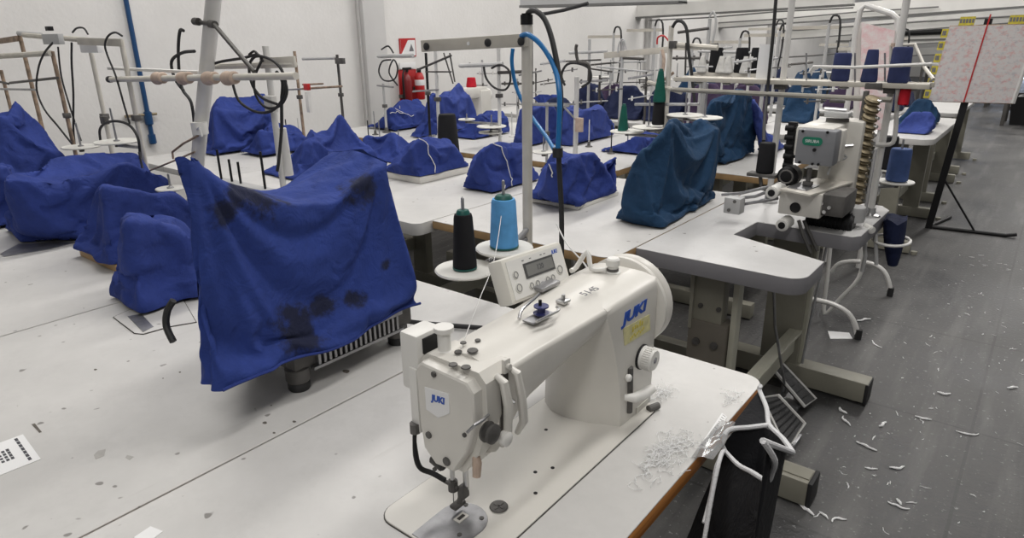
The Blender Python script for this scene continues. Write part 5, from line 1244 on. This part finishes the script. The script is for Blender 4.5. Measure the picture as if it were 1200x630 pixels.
stand('grey pole stand with a dark sleeve and a small white card', (106, 58), Y1 + .03, 'post', .011,
      bars=[((30, 41), (105, 47), .011, 'beige_bar')], blocks=[((92, 49), (115, 62), 'paper'), ((116, 136), (123, 146), 'cast')],
      hoops=[([(103, 40), (98, 33), (90, 33), (85, 38)], .005, 'rubber'), ([(84, 50), (84, 75), (86, 110), (86, 150), (88, 172)], .006, 'rubber'), ([(68, 55), (72, 90), (82, 125), (90, 150), (95, 165)], .005, 'rubber')])
stand('brown spotted pole stand with a black cable bowing out at its left', (61, 60), Y1 - .04, 'rust_post', .010,
      bars=[((0, 66), (62, 62), .012, 'beige_bar'), ((14, 97), (70, 91), .006, 'dark_post'), ((0, 104), (45, 105), .005, 'steel')], trays=[((95, 172), .075, .10)],
      hoops=[([(62, 50), (52, 62), (45, 80), (43, 105), (52, 128), (68, 148), (84, 168)], .0055, 'rubber')], blocks=[((48, 40), (70, 52), 'lamp_grey'), ((52, 31), (57, 36), 'black')])
stand('rusty brown pole stand, the one nearest the left edge', (22, 37), Y1 + .12, 'rust_post', .012, bars=[((-10, 50), (24, 45), .014, 'rust_post'), ((24, 39), (50, 41), .012, 'lamp_grey')])
stand('short red-brown pole at the extreme left edge', (1, 82), Y1 + .0, 'rust_post', .010, bars=[((-5, 94), (12, 98), .006, 'dark_post')])
stand('thin grey rod stand with two white discs just left of the large stained cover', (163, 178), 1.10, 'dark_post', .005, trays=[((170, 222), .055, .0), ((200, 221), .05, .05)])
# white leaning stand with wooden rollers
LB = at(233, 225, y=1.24); LB.z = .7605; LT = at(251, -8, y=1.20)
LB = at(231, 285, y=1.17); LB.z = .7605
ws = thing('thread_stand', 'thick white leaning stand with four wooden rollers behind the large stained cover', 'thread stand', LB)
MB().cyl(LB, LT + (LT - LB) * .15, .024, n=20).build('pole', 'white_post', ws)
MB().lathe([(.05, 0), (.05, .008), (.03, .014), (.028, .05), (0, .05)], LB, n=24).build('base', 'lamp_grey', ws)
ry = 1.14
a_, b_ = at(129, 93, y=ry), at(347, 89, y=ry)
MB().cyl(a_, b_, .0105, n=14).build('roller_bar', 'post', ws)
MB().cyl(a_ - (b_ - a_).normalized() * .012, a_ + (b_ - a_).normalized() * .01, .0125, n=12).build('bar_cap', 'rubber', ws)
c1_, c2_ = at(131, 84, y=ry + .05), at(235, 80, y=ry + .05)
MB().box((c1_ + c2_) / 2, ((c2_ - c1_).length, .03, .010), bev=.001).build('flat_bar', 'white_post', ws)
du = (b_ - a_).normalized()
for px in (187, 217, 247, 270):
    q = at(px, 91.5, y=ry)
    MB().lathe([(.016, -.030), (.021, -.026), (.0225, -.015), (.0195, 0), (.0195, .026), (.016, .030)], q, du + V((0, 0, .04)), 22).build('wooden_roller', 'pale_wood', ws)
MB().tube([at(226, 25, y=1.17), at(248, 28, y=1.17), at(252, 30, y=1.16), at(298, 84, y=1.16)], .007, n=10).cyl(at(228, 25, y=1.165), at(233, 25.5, y=1.165), .012, n=12).cyl(at(246, 28, y=1.165), at(252, 29, y=1.165), .012, n=12).build('brace', 'dark_post', ws)
q = at(234, 150, y=1.16); MB().cyl(q + V((0, 0, -.02)), q + V((0, 0, .02)), .027, n=18).tube([q + V((.02, -.02, 0)), q + V((.06, -.03, .01)), q + V((.065, -.03, -.02))], .004, n=6).build('collar', 'white_plastic', ws)
MB().tube([at(232, 159, y=1.15), at(215, 168, y=1.15), at(202, 178, y=1.15), at(203, 186, y=1.15)], .004, n=6).tube([at(228, 178, y=1.15), at(200, 190, y=1.15), at(165, 204, y=1.15)], .0035, n=6).build('guide_wire', 'rust_post', ws)
MB().tube([at(215, 36, y=1.3), at(211, 36, y=1.3), at(209, 55, y=1.3), at(210, 85, y=1.3), at(214, 105, y=1.3), at(224, 120, y=1.3), at(228, 148, y=1.3)], .006, n=8, sm=5).tube([at(228, 60, y=1.3), at(213, 62, y=1.3), at(201, 72, y=1.3), at(205, 92, y=1.3), at(215, 106, y=1.3)], .006, n=8, sm=5).build('cable', 'rubber', ws)
for q_ in ((270, 188, 271, 205), (280, 190, 281, 208), (308, 180, 309, 212), (259, 186, 258, 204)):
    p0, p1 = at(q_[0], q_[1], y=1.17), at(q_[2], q_[3], y=1.17)
rack_pins = thing('pin_rack', 'row of dark spool pins standing behind the large stained cover', 'spool rack', at(285, 212, y=1.12) * 1)
rack_pins.location.z = .7605
zr = at(285, 214, y=1.12).z
xs_ = [at(px, 200, y=1.12).x for px in (258, 270, 280, 308)]
MB().box(((xs_[0] + xs_[-1]) / 2, 1.12, zr - .01), (xs_[-1] - xs_[0] + .06, .04, .012), bev=.002).build('rail', 'lamp_grey', rack_pins)
for sx_ in (xs_[0], xs_[-1]): MB().cyl((sx_, 1.12, .7605), (sx_, 1.12, zr - .012), .008, n=10).build('leg', 'lamp_grey', rack_pins)
for x_, px, h_ in zip(xs_, (258, 270, 280, 308), (176, 187, 190, 178)): MB().cyl((x_, 1.12, zr - .004), (x_, 1.12, at(px, h_, y=1.12).z), .004, n=8).build('pin', 'black', rack_pins)
# stand with the cable coil
cs = stand('white pole stand carrying a big coil of black cable and a white switch box', (311, 54), 1.24, 'white_post', .012,
      bars=[((240, 78), (348, 75), .010, 'post'), ((310, 74), (350, 72), .016, 'post')], blocks=[((308, 112), (320, 132), 'white_plastic')],
      hoops=[([(240, 78), (260, 72), (285, 68), (302, 64), (308, 72)], .006, 'rubber'), ([(272, 95), (280, 118), (300, 131), (318, 130), (330, 118), (335, 100), (330, 82), (318, 70), (300, 66), (292, 78), (296, 100), (308, 115), (325, 122)], .006, 'rubber'),
             ([(326, 86), (334, 95), (336, 110), (328, 124), (312, 126), (300, 112), (298, 92), (306, 72)], .0055, 'rubber'), ([(324, 84), (331, 96), (330, 120), (330, 150), (327, 185), (325, 200)], .007, 'rubber'), ([(292, 64), (298, 60), (304, 66)], .005, 'rubber')])
MB().tube([at(331, 150, y=1.26), at(337, 205, y=1.26)], [.012, .02], n=12).build('sleeve', 'white_post', cs)
stand('thin rusty pole stand with a short red bar right of the cable coil', (345, 60), Y2 - .3, 'rust_post', .010, bars=[((336, 105), (378, 103), .005, 'steel'), ((356, 104), (402, 101), .006, 'rust_post'), ((356, 99), (380, 98), .005, 'rust_post')], blocks=[((357, 108), (363, 132), 'white_plastic'), ((355, 98), (361, 106), 'red')])
stand('dark slim pole stand against the wall left of the column', (395, 64), Y2 + .05, 'dark_post', .010, bars=[((356, 69), (394, 68), .009, 'lamp_grey')], blocks=[((392, 68), (402, 75), 'cast')])
stand('pale pole with coiled cable left of the fire extinguisher', (449, 98), Y2 + .5, 'lamp_grey', .010, bars=[((444, 66), (485, 65), .012, 'lamp_grey'), ((443, 100), (462, 102), .006, 'steel')],
      hoops=[([(447, 58), (455, 54), (461, 62)], .007, 'rubber'), ([(458, 70), (448, 72), (444, 84), (450, 94), (462, 93), (466, 80), (461, 70), (456, 85), (466, 100)], .007, 'rubber')])
stand('thin white pole with crossing wires before the tall pointed cover', (510, 58), Y2 + .0, 'white_post', .011, bars=[((485, 107), (515, 105), .005, 'steel'), ((490, 82), (530, 65), .006, 'dark_post'), ((500, 84), (530, 84), .004, 'dark_post')], trays=[((468, 174), .055, .10)], braces=[((520, 62), (531, 98), .004, 'dark_post'), ((527, 62), (533, 96), .004, 'dark_post')])
stand('slim black pole right beside the tall pointed blue cover', (499, 62), Y2 + .4, 'black', .010)
stand('pale stand with white double discs and a cable coil, left of the cream pole', (584, 55), Y2 + .3, 'white_post', .012, bars=[((540, 77), (590, 75), .012, 'lamp_grey'), ((585, 85), (612, 84), .009, 'dark_post')], trays=[((576, 148), .085, .06), ((575, 155), .07, .03), ((547, 140), .05, .03)],
      hoops=[([(567, 78), (570, 92), (580, 103), (592, 105), (598, 95), (596, 82), (586, 76), (576, 80)], .008, 'rubber')])
stand('thin steel rod stand with low discs in front of the square blue cover', (641, 120), Y2 + .02, 'lamp_grey', .008, trays=[((637, 178), .055, .10)], bars=[((612, 122), (668, 124), .005, 'steel')])
bent = stand('bent white post with dark coiled hose left of the plain blue cover', (676, 90), Y2 + .1, 'white_post', .014, bars=[((662, 125), (676, 140), .005, 'steel'), ((615, 121), (676, 122), .005, 'steel')], blocks=[((674, 138), (681, 155), 'pale_wood')],
      hoops=[([(676, 52), (675, 58), (678, 72), (690, 76), (690, 95)], .010, 'dark_post'), ([(662, 100), (658, 88), (664, 76), (676, 74), (690, 80), (692, 94), (682, 102)], .008, 'rubber')])
stand('grey stand with wire arms left of the far wall column', (691, 46), Y3 + .3, 'lamp_grey', .012, bars=[((668, 62), (712, 60), .010, 'lamp_grey'), ((660, 72), (705, 70), .006, 'dark_post'), ((690, 80), (718, 84), .006, 'dark_post')])
stand('grey stand holding a long pale crossbar before the far wall column', (730, 48), Y3 + .2, 'lamp_grey', .014, bars=[((709, 65), (786, 58), .020, 'beige_bar'), ((731, 68), (755, 69), .009, 'dark_post'), ((700, 78), (760, 84), .006, 'lamp_grey')], hoops=[([(724, 62), (726, 50), (731, 46), (734, 58)], .008, 'lamp_grey')])
K1 = stand('tall cream post stand with black hose hooked over its top, between the green cones', (787, 30), Y2 + .35, 'post', .014, bars=[((786, 52), (842, 56), .012, 'beige_bar'), ((760, 96), (800, 108), .010, 'beige_bar'), ((745, 122), (820, 122), .007, 'steel')],
      trays=[((735, 154), .085, .0), ((760, 149), .08, .13), ((803, 135), .085, .10), ((826, 138), .08, .15)], blocks=[((784, 48), (791, 57), 'cast')],
      hoops=[([(788, 32), (793, 25), (800, 26), (805, 36), (807, 60), (811, 90), (814, 120)], .010, 'rubber'), ([(804, 50), (803, 88)], .006, 'dark_post')])
gb = at(730, 155, y=Y2 + .32); cone('green thread cone standing on a white disc left of the tall teal cover', gb + V((0, 0, .005)), 'green', .026, .012, .125)
q = at(771, 146, y=Y2 + .33); cone('dark thread cone under the tall green one', V((q.x, q.y, q.z)), 'black', .030, .024, .115, None)
q2 = at(771, 119, y=Y2 + .33); cone('tall bright green thread cone on a post left of the black hose', V((q.x, q.y, q2.z)), 'green', .030, .013, .14, 'cone_green')
stand('grey stand with hooked black hose in front of the rack of black cones', (832, 22), Y3 + .5, 'lamp_grey', .014, bars=[((820, 55), (842, 52), .010, 'dark_post'), ((826, 70), (848, 86), .010, 'dark_post'), ((795, 38), (832, 33), .010, 'dark_post')], hoops=[([(831, 20), (836, 14), (839, 26), (835, 50)], .010, 'lamp_grey')])
stand('white bracket stand with pink tubes left of the tall cream post', (775, 60), Y3, 'white_post', .012, bars=[((770, 100), (790, 85), .009, 'rust_post')], hoops=[([(770, 52), (771, 44), (778, 42), (785, 50)], .007, 'red'), ([(776, 58), (778, 70), (776, 85), (770, 95)], .014, 'pale_wood')])
# distant rack with black cones
dr = thing('cone_rack', 'distant rack with black cones behind the second teal cover', 'cone rack', (at(860, 90, y=4.3).x, 4.3, .76))
a_, b_ = at(815, 87, y=4.3), at(900, 89, y=4.3)
MB().box((a_ + b_) / 2, ((b_ - a_).length, .12, .03), bev=.002).build('shelf', 'beige_bar', dr)
for px in (822, 895):
    q = at(px, 92, y=4.3); MB().cyl((q.x, 4.3, .7605), (q.x, 4.3, a_.z), .012, n=10).build('leg', 'lamp_grey', dr)
MB().tube([at(818, 60, y=4.3), at(898, 62, y=4.3)], .008, n=8).build('guard_rail', 'lamp_grey', dr)
for i, (px, k_) in enumerate(((838, 'black'), (868, 'black'), (886, 'black'))):
    q = at(px, 86, y=4.3); cone('black thread cone on the distant rack behind the second teal cover', V((q.x, 4.3, a_.z + .016)), k_, .045, .037, .15, None, group='black cones on the distant rack')
for i, px in enumerate((826, 848, 856, 876)):
    q = at(px, 86, y=4.3); cone('white thread cone on the distant rack between the black ones', V((q.x, 4.25, a_.z + .016)), 'white', .034, .014, .10, None, group='white cones on the distant rack')
# dark cone behind the rounded cover
q = at(525, 165, y=Y2 - .06)
cone('large black thread cone in front of the tall pointed blue cover', V((q.x, q.y, ZT + .001)), 'black', .062, .045, at(525, 134, y=Y2 - .06).z - ZT, None)
q = at(496, 160, y=Y2); cone('small black thread cone left of the large black one', V((q.x, Y2, ZT + .001)), 'black', .022, .017, .07, None)

for k, (px, pyt, yy, bl_) in enumerate(((565, 70, Y3 + .05, 20), (655, 68, Y3 + .1, 24), (703, 88, Y3 + .1, 30), (716, 70, Y3 + 1.3, 26), (748, 66, Y3 + 1.3, 30), (758, 84, Y3 + .1, 24), (812, 62, Y3 + .1, 26), (850, 52, Y3 + 1.3, 28), (905, 62, Y3 + 1.3, 24), (945, 70, Y3 + 1.3, 26), (962, 88, Y3 + .1, 22), (628, 80, Y3 + 1.3, 22), (606, 92, Y3 + .1, 20), (880, 66, Y3 + .1, 22))):
    tp = at(px, pyt, y=yy); t_ = thing('thread_stand', 'slim thread stand with thin wire arms among the middle and far rows', 'thread stand', (tp.x, yy, .7605 if on_table(tp.x, yy) else 0), 'slim thread stands of the middle rows')
    mm = ('lamp_grey', 'white_post', 'dark_post')[k % 3]
    MB().cyl((tp.x, yy, t_.location.z), tp, .008, n=10).build('pole', mm, t_)
    for j, dy in enumerate((6, 16, 30)):
        p_, q_ = at(px - bl_ * (.9 if j != 1 else .3), pyt + dy + (k % 3), y=yy - .01), at(px + bl_ * (.3 if j != 1 else .9), pyt + dy - (k % 2) * 3, y=yy - .01)
        MB().tube([p_, q_], .005 if j else .009, n=6).build('wire_arm', ('dark_post', 'lamp_grey', 'steel')[(j + k) % 3], t_)
        for f in (.15, .8):
            e_ = p_.lerp(q_, f); MB().cyl(e_ - V((0, 0, .014)), e_ + V((0, 0, .016)), .007, n=8).build('thread_eyelet', 'white_plastic' if (j + k) % 2 else 'cast', t_)
for k, (px, pyb, h_) in enumerate(((290, 172, 30), (338, 170, 24), (352, 168, 22), (446, 172, 30), (433, 172, 24), (600, 160, 40), (560, 138, 26), (608, 132, 30), (700, 232, 26), (585, 160, 34), (548, 132, 22), (470, 150, 24), (440, 158, 20), (622, 164, 30), (690, 172, 26), (735, 178, 24), (716, 180, 20))):
    b_ = at(px, pyb, z=.76)
    if not on_table(b_.x, b_.y): continue
    t_ = thing('spool_pin', 'thin upright spool pin on a small base on the white tables', 'spool pin', b_ , 'spool pins standing on the tables')
    MB().cyl(b_ + V((0, 0, .0015)), b_ + V((0, 0, .16)), .0035, n=8).build('pin', ('steel', 'black', 'white_post')[k % 3], t_)
    MB().lathe([(.022, 0), (.022, .004), (.010, .008), (.007, .03), (0, .03)], b_ + V((0, 0, .001)), n=14).build('base', 'white_plastic' if k % 2 else 'cast', t_)
# generic stands and cones on the farthest rows
for i in range(10):
    x = [-1.05, -1.4, -1.75, -2.05, -2.45, -2.8, -3.2, -1.2, -1.6, -2.3][i]; y = 5.5 if i < 7 else 7.1
    t_ = thing('thread_stand', 'pale thread stand among the dark covers of the crowded far rows', 'thread stand', (x, y, .7605), 'thread stands of the far rows')
    h = 1.30 + .05 * ((i * 7) % 4)
    MB().cyl((x, y, .7605), (x, y, h), .012, n=10).build('pole', 'lamp_grey', t_)
    MB().box((x - .1, y, h - .03), (.34, .012, .024)).build('cross_bar', 'beige_bar', t_)
    MB().tube([(x, y, h), (x + .02, y, h + .05), (x + .07, y, h + .02), (x + .08, y, h - .2), (x + .05, y, .95)], .008, n=6, sm=3).build('cable', 'rubber', t_)
    tray(t_, V((x - .12, y, 1.02)), .08, V((x, y, 1.01)), .13)
# low uncovered white machine among the covers, beside the discs
um = thing('sewing_machine', 'small white uncovered machine below the red spool among the far covers', 'sewing machine', (at(552, 150, y=3.9).x, 3.88, .76))
ux_ = um.location.x
MB().box((ux_, 3.90, .785), (.17, .36, .045), bev=.005).build('bed', 'white_paint', um)
MB().box((ux_, 4.02, .90), (.13, .12, .2), bev=.015).build('column', 'white_paint', um)
MB().box((ux_, 3.88, .985), (.10, .34, .08), bev=.018).build('arm', 'white_paint', um)
MB().box((ux_, 3.76, .94), (.09, .07, .14), bev=.015).build('head', 'white_paint', um)
MB().lathe([(.05, 0), (.055, .004), (.055, .02), (.045, .026), (0, .026)], (ux_, 4.08, .955), (0, 1, 0), 24).build('handwheel', 'white_plastic', um)
q = V((ux_ - .0, 3.92, 1.0255)); cone('small red thread spool on the white uncovered machine in the far rows', q, 'red', .04, .03, .07, None)

# ================================================================== FIRE POINT ON THE WALL
fx = WX + .02
f0, f1 = at(468, 45, x=WX + .012), at(488, 66, x=WX + .012)
sg = thing('fire_sign', 'red and white fire point sign on the wall right of the column', 'sign', (WX, (f0.y + f1.y) / 2, f1.z))
yc, zc = (f0.y + f1.y) / 2, (f0.z + f1.z) / 2; w_, h_ = abs(f1.y - f0.y), abs(f0.z - f1.z)
MB().box((WX + .006, yc, zc), (.008, w_, h_)).build('sign_plate', 'red', sg, smooth=0)
MB().box((WX + .012, yc + w_ * .0, zc - h_ * .02), (.003, w_ * .90, h_ * .84)).build('sign_face', 'paper', sg, smooth=0)
MB().prism([(-w_ * .45, h_ * .40), (w_ * .0, h_ * .40), (-w_ * .45, -h_ * .35)], 0, .002, mt=frame((WX + .0138, yc, zc), (0, 1, 0), (0, 0, 1))).build('red_triangle', 'red', sg, smooth=0)
mk = MB(); mk.prism([(w_ * .05, -h_ * .2), (w_ * .35, -h_ * .2), (w_ * .2, h_ * .2)], 0, .002, mt=frame((WX + .0138, yc, zc), (0, 1, 0), (0, 0, 1))).build('sign_symbol', 'pen', sg, smooth=0)
g0, g1 = at(468, 82, x=WX + .02), at(490, 122, x=WX + .02)
rb_ = thing('fire_board', 'dark red backing board of the fire point with white edge', 'board', (WX, (g0.y + g1.y) / 2, g1.z))
MB().box((WX + .0098, (g0.y + g1.y) / 2, (g0.z + g1.z) / 2), (.02, abs(g1.y - g0.y), abs(g0.z - g1.z)), bev=.002).build('backing', 'red', rb_)
MB().box((WX + .025, g1.y + .012, (g0.z + g1.z) / 2), (.02, .03, abs(g0.z - g1.z)), bev=.002).build('edge_strip', 'paper', rb_)
MB().box((WX + .024, g0.y + .1, g0.z + .035), (.02, .2, .055), bev=.002).build('header', 'paper', rb_)
e0 = at(478, 100, x=WX + .1)
fe = thing('fire_extinguisher', 'red fire extinguisher hanging on the wall behind the tied blue cover', 'fire extinguisher', (WX + .1, e0.y, e0.z - .25))
MB().box((WX + .0245, e0.y, e0.z - .1), (.049, .06, .03)).build('bracket', 'cast', fe)
MB().lathe([(.036, 0), (.042, .01), (.042, .24), (.034, .28), (.016, .30), (.014, .33), (0, .33)], (WX + .09, e0.y, e0.z - .20), n=26).build('cylinder', 'shaded_red', fe)  # darker copy of the red: shade of the recess put into the paint
MB().box((WX + .10, e0.y, e0.z + .15), (.03, .09, .02), bev=.004).cyl((WX + .10, e0.y, e0.z + .12), (WX + .10, e0.y, e0.z + .15), .014, n=10).build('valve', 'black', fe)
MB().tube([(WX + .10, e0.y - .03, e0.z + .15), (WX + .12, e0.y - .075, e0.z + .08), (WX + .12, e0.y - .072, e0.z - .12)], .009, n=8, sm=4).build('hose', 'black', fe)
e1 = at(491, 100, x=WX + .1)
fe2 = thing('fire_extinguisher', 'second, slimmer red extinguisher with blue band right of the red board', 'fire extinguisher', (WX + .08, e1.y, e1.z - .15))
MB().box((WX + .0245, e1.y + .02, e1.z - .03), (.049, .05, .03)).build('bracket', 'cast', fe2)
MB().lathe([(.04, 0), (.046, .01), (.046, .20), (.03, .24), (.015, .25), (0, .25)], (WX + .09, e1.y + .02, e1.z - .13), n=22).build('cylinder', 'red', fe2)
MB().cyl((WX + .09, e1.y + .02, e1.z + .115), (WX + .09, e1.y + .02, e1.z + .155), .02, n=12).build('valve', 'black', fe2)
MB().lathe([(.0465, 0), (.047, .002), (.047, .05), (.0465, .052)], (WX + .09, e1.y + .02, e1.z - .0), n=22).build('band', 'paper', fe2)

# ================================================================== FAR RIGHT
for i, (label, x0, x1, y0, y1) in enumerate((('far work bench with dark machines beyond the whiteboard, right edge of the photo', -.62, 1.6, 12.6, 13.4), ('farthest work bench behind the whiteboard', -2.2, .2, 15.5, 16.3))):
    t_ = thing('work_bench', label, 'bench', ((x0 + x1) / 2, (y0 + y1) / 2, 0))
    MB().box(((x0 + x1) / 2, (y0 + y1) / 2, .74), (x1 - x0, y1 - y0, .04), bev=.004).build('bench_top', 'lamp_grey', t_)
    for xx in (x0 + .06, (x0 + x1) / 2, x1 - .06):
        for yy in (y0 + .06, y1 - .06): MB().box((xx, yy, .36), (.05, .05, .72), bev=.003).build('leg', 'dark_post', t_)
    MB().box(((x0 + x1) / 2, y1 - .06, .2), (x1 - x0 - .1, .03, .06)).build('rail', 'dark_post', t_)
for i, x in enumerate((-.35, .05, .45)):
    t_ = thing('storage_bin', 'dark bin with pale contents under the far work bench', 'bin', (x, 13.0, 0), 'bins under the far bench')
    MB().loft([rings_ for rings_ in [[V((x + sx * w, 13 + sy * w, z)) for sx, sy in ((-1, -1), (1, -1), (1, 1), (-1, 1))] for z, w in ((0, .13), (.42, .17), (.42, .155), (.06, .12))]]).build('bin_body', 'black', t_, smooth=0)
    MB().lathe([(.09, .0), (.12, .03), (.08, .08), (0, .1)], (x, 13, .36), n=12).build('contents', 'lamp_grey', t_)
for i, (x, w) in enumerate(((-.2, .3), (.35, .35), (.9, .35))):
    t_ = thing('sewing_machine', 'dark machine standing on the far work bench at the right edge', 'sewing machine', (x, 13.0, .76), 'machines on the far bench')
    MB().box((x, 13.0, .80), (w, .2, .08), bev=.01).build('bed', 'black', t_)
    MB().box((x + w * .32, 13.0, .94), (w * .3, .16, .2), bev=.02).box((x, 13.0, 1.05), (w * .95, .13, .09), bev=.02).build('arm', 'cast', t_)
    MB().box((x - w * .38, 13.0, .97), (w * .2, .12, .14), bev=.02).build('head', 'white_paint', t_)
M['added_daylight'] = mat('added_daylight', (.75, .82, 1.0), .5)
pn = M['added_daylight'].node_tree.nodes['Principled BSDF']; pn.inputs['Emission Color'].default_value = (.70, .80, 1, 1); pn.inputs['Emission Strength'].default_value = 3.0
dx = at(1158, 90, y=24.75).x
d1 = struct(MB().box((dx, 24.78, .55), (2.2, .03, 1.08)).build('added_door_1', 'added_daylight', smooth=0))  # added glowing panel, hidden by the board, to give the floor a bluish reflection
MB().box((dx - 1.16, 24.76, .62), (.12, .08, 1.24)).box((dx + 1.16, 24.76, .62), (.12, .08, 1.24)).box((dx, 24.76, 1.16), (2.2, .08, .12)).build('added_door_frame', 'lamp_grey', d1, smooth=0)

# ================================================================== SCRAPS ON THE FLOOR
pp = [at(*q, z=0) for q in ((970, 388), (995, 390), (999, 397), (973, 397))]
flat('paper_sheet', 'white paper scrap on the floor by the black foot of the tube stand', 'paper', pp, 'paper', 0, .002)
def scrap(p, L, w, a, seed, label, group='thread scraps on the floor'):
    R2 = random.Random(seed); pts = [V((p.x, p.y, w * .45))]; rr2 = []
    for k in range(5):
        a += R2.uniform(-.7, .7); pts.append(pts[-1] + V((math.cos(a), math.sin(a), 0)) * (L / 5))
    n2 = (len(pts) - 1) * 3 + 1
    rs = [w * (.35 + .65 * math.sin(PI * (i + .5) / n2)) * R2.uniform(.75, 1.2) for i in range(n2)]
    for q in pts: q.z = w * .8
    o = MB().tube(pts, rs, n=6, sm=3)
    return tag(o.build('cloth_scrap', 'lint', loc=(p.x, p.y, 0)), label, 'scrap', group)
big = [((1022, 399), (1037, 408)), ((1098, 460), (1116, 465)), ((1003, 518), (1030, 523)), ((1013, 548), (1026, 556)), ((1030, 500), (1048, 504)), ((1042, 548), (1064, 556)), ((1040, 588), (1060, 604)), ((984, 478), (990, 486)), ((988, 488), (996, 500)), ((960, 600), (975, 606)), ((935, 590), (940, 606)), ((1072, 488), (1090, 496)), ((1120, 505), (1150, 515)), ((1004, 376), (1016, 372)), ((1050, 585), (1062, 590)), ((975, 612), (990, 605)), ((1180, 455), (1196, 458))]
for i, (a_, b_) in enumerate(big):
    p, q = at(*a_, z=0), at(*b_, z=0)
    scrap(p, (q - p).length, .0035 + .003 * ((i * 5) % 3) / 3, math.atan2((q - p).y, (q - p).x), 100 + i, 'white curled thread scrap lying on the dark aisle floor')
R3 = random.Random(21); n = 0
while n < 170:
    x, y = R3.uniform(-.33, .75), R3.uniform(1.2, 5.2)
    if R3.random() > math.exp(-((x + .12) / .42) ** 2) : continue
    scrap(V((x, y, 0)), R3.choice((.008, .012, .02, .035)), R3.uniform(.0009, .0026), R3.uniform(0, 6.28), 300 + n, 'white curled thread scrap lying on the dark aisle floor'); n += 1

# ================================================================== LIGHT
w = bpy.data.worlds.new('world'); S.world = w; w.use_nodes = True
bg = w.node_tree.nodes['Background']; bg.inputs['Color'].default_value = (1, .985, .965, 1); bg.inputs['Strength'].default_value = .22
def area(name, loc, size, sy, e, rot=(0, 0, 0), col=(1, .972, .935)):
    l = bpy.data.lights.new(name, 'AREA'); l.shape = 'RECTANGLE'; l.size = size; l.size_y = sy; l.energy = e; l.color = col
    o = bpy.data.objects.new(name, l); COL.objects.link(o); o.location = loc; o.rotation_euler = rot
    return o
for i, (x, y) in enumerate(((-2.8, 1.8), (-.3, 2.6), (-2.8, 5.6), (-.3, 6.8), (-2.8, 10), (0.5, 11), (-2.8, 15), (.5, 16))):
    area('ceiling_lamp', (x, y, 3.7), .35, 2.6, 56 if y < 8 else 75)
area('ceiling_lamp', (.6, -1.2, 3.7), .5, 2.4, 48)
vs = S.view_settings
vs.view_transform = 'Standard'; vs.look = 'None'; vs.gamma = 1; vs.use_curve_mapping = False; vs.exposure = 0.12
bpy.context.view_layer.update()
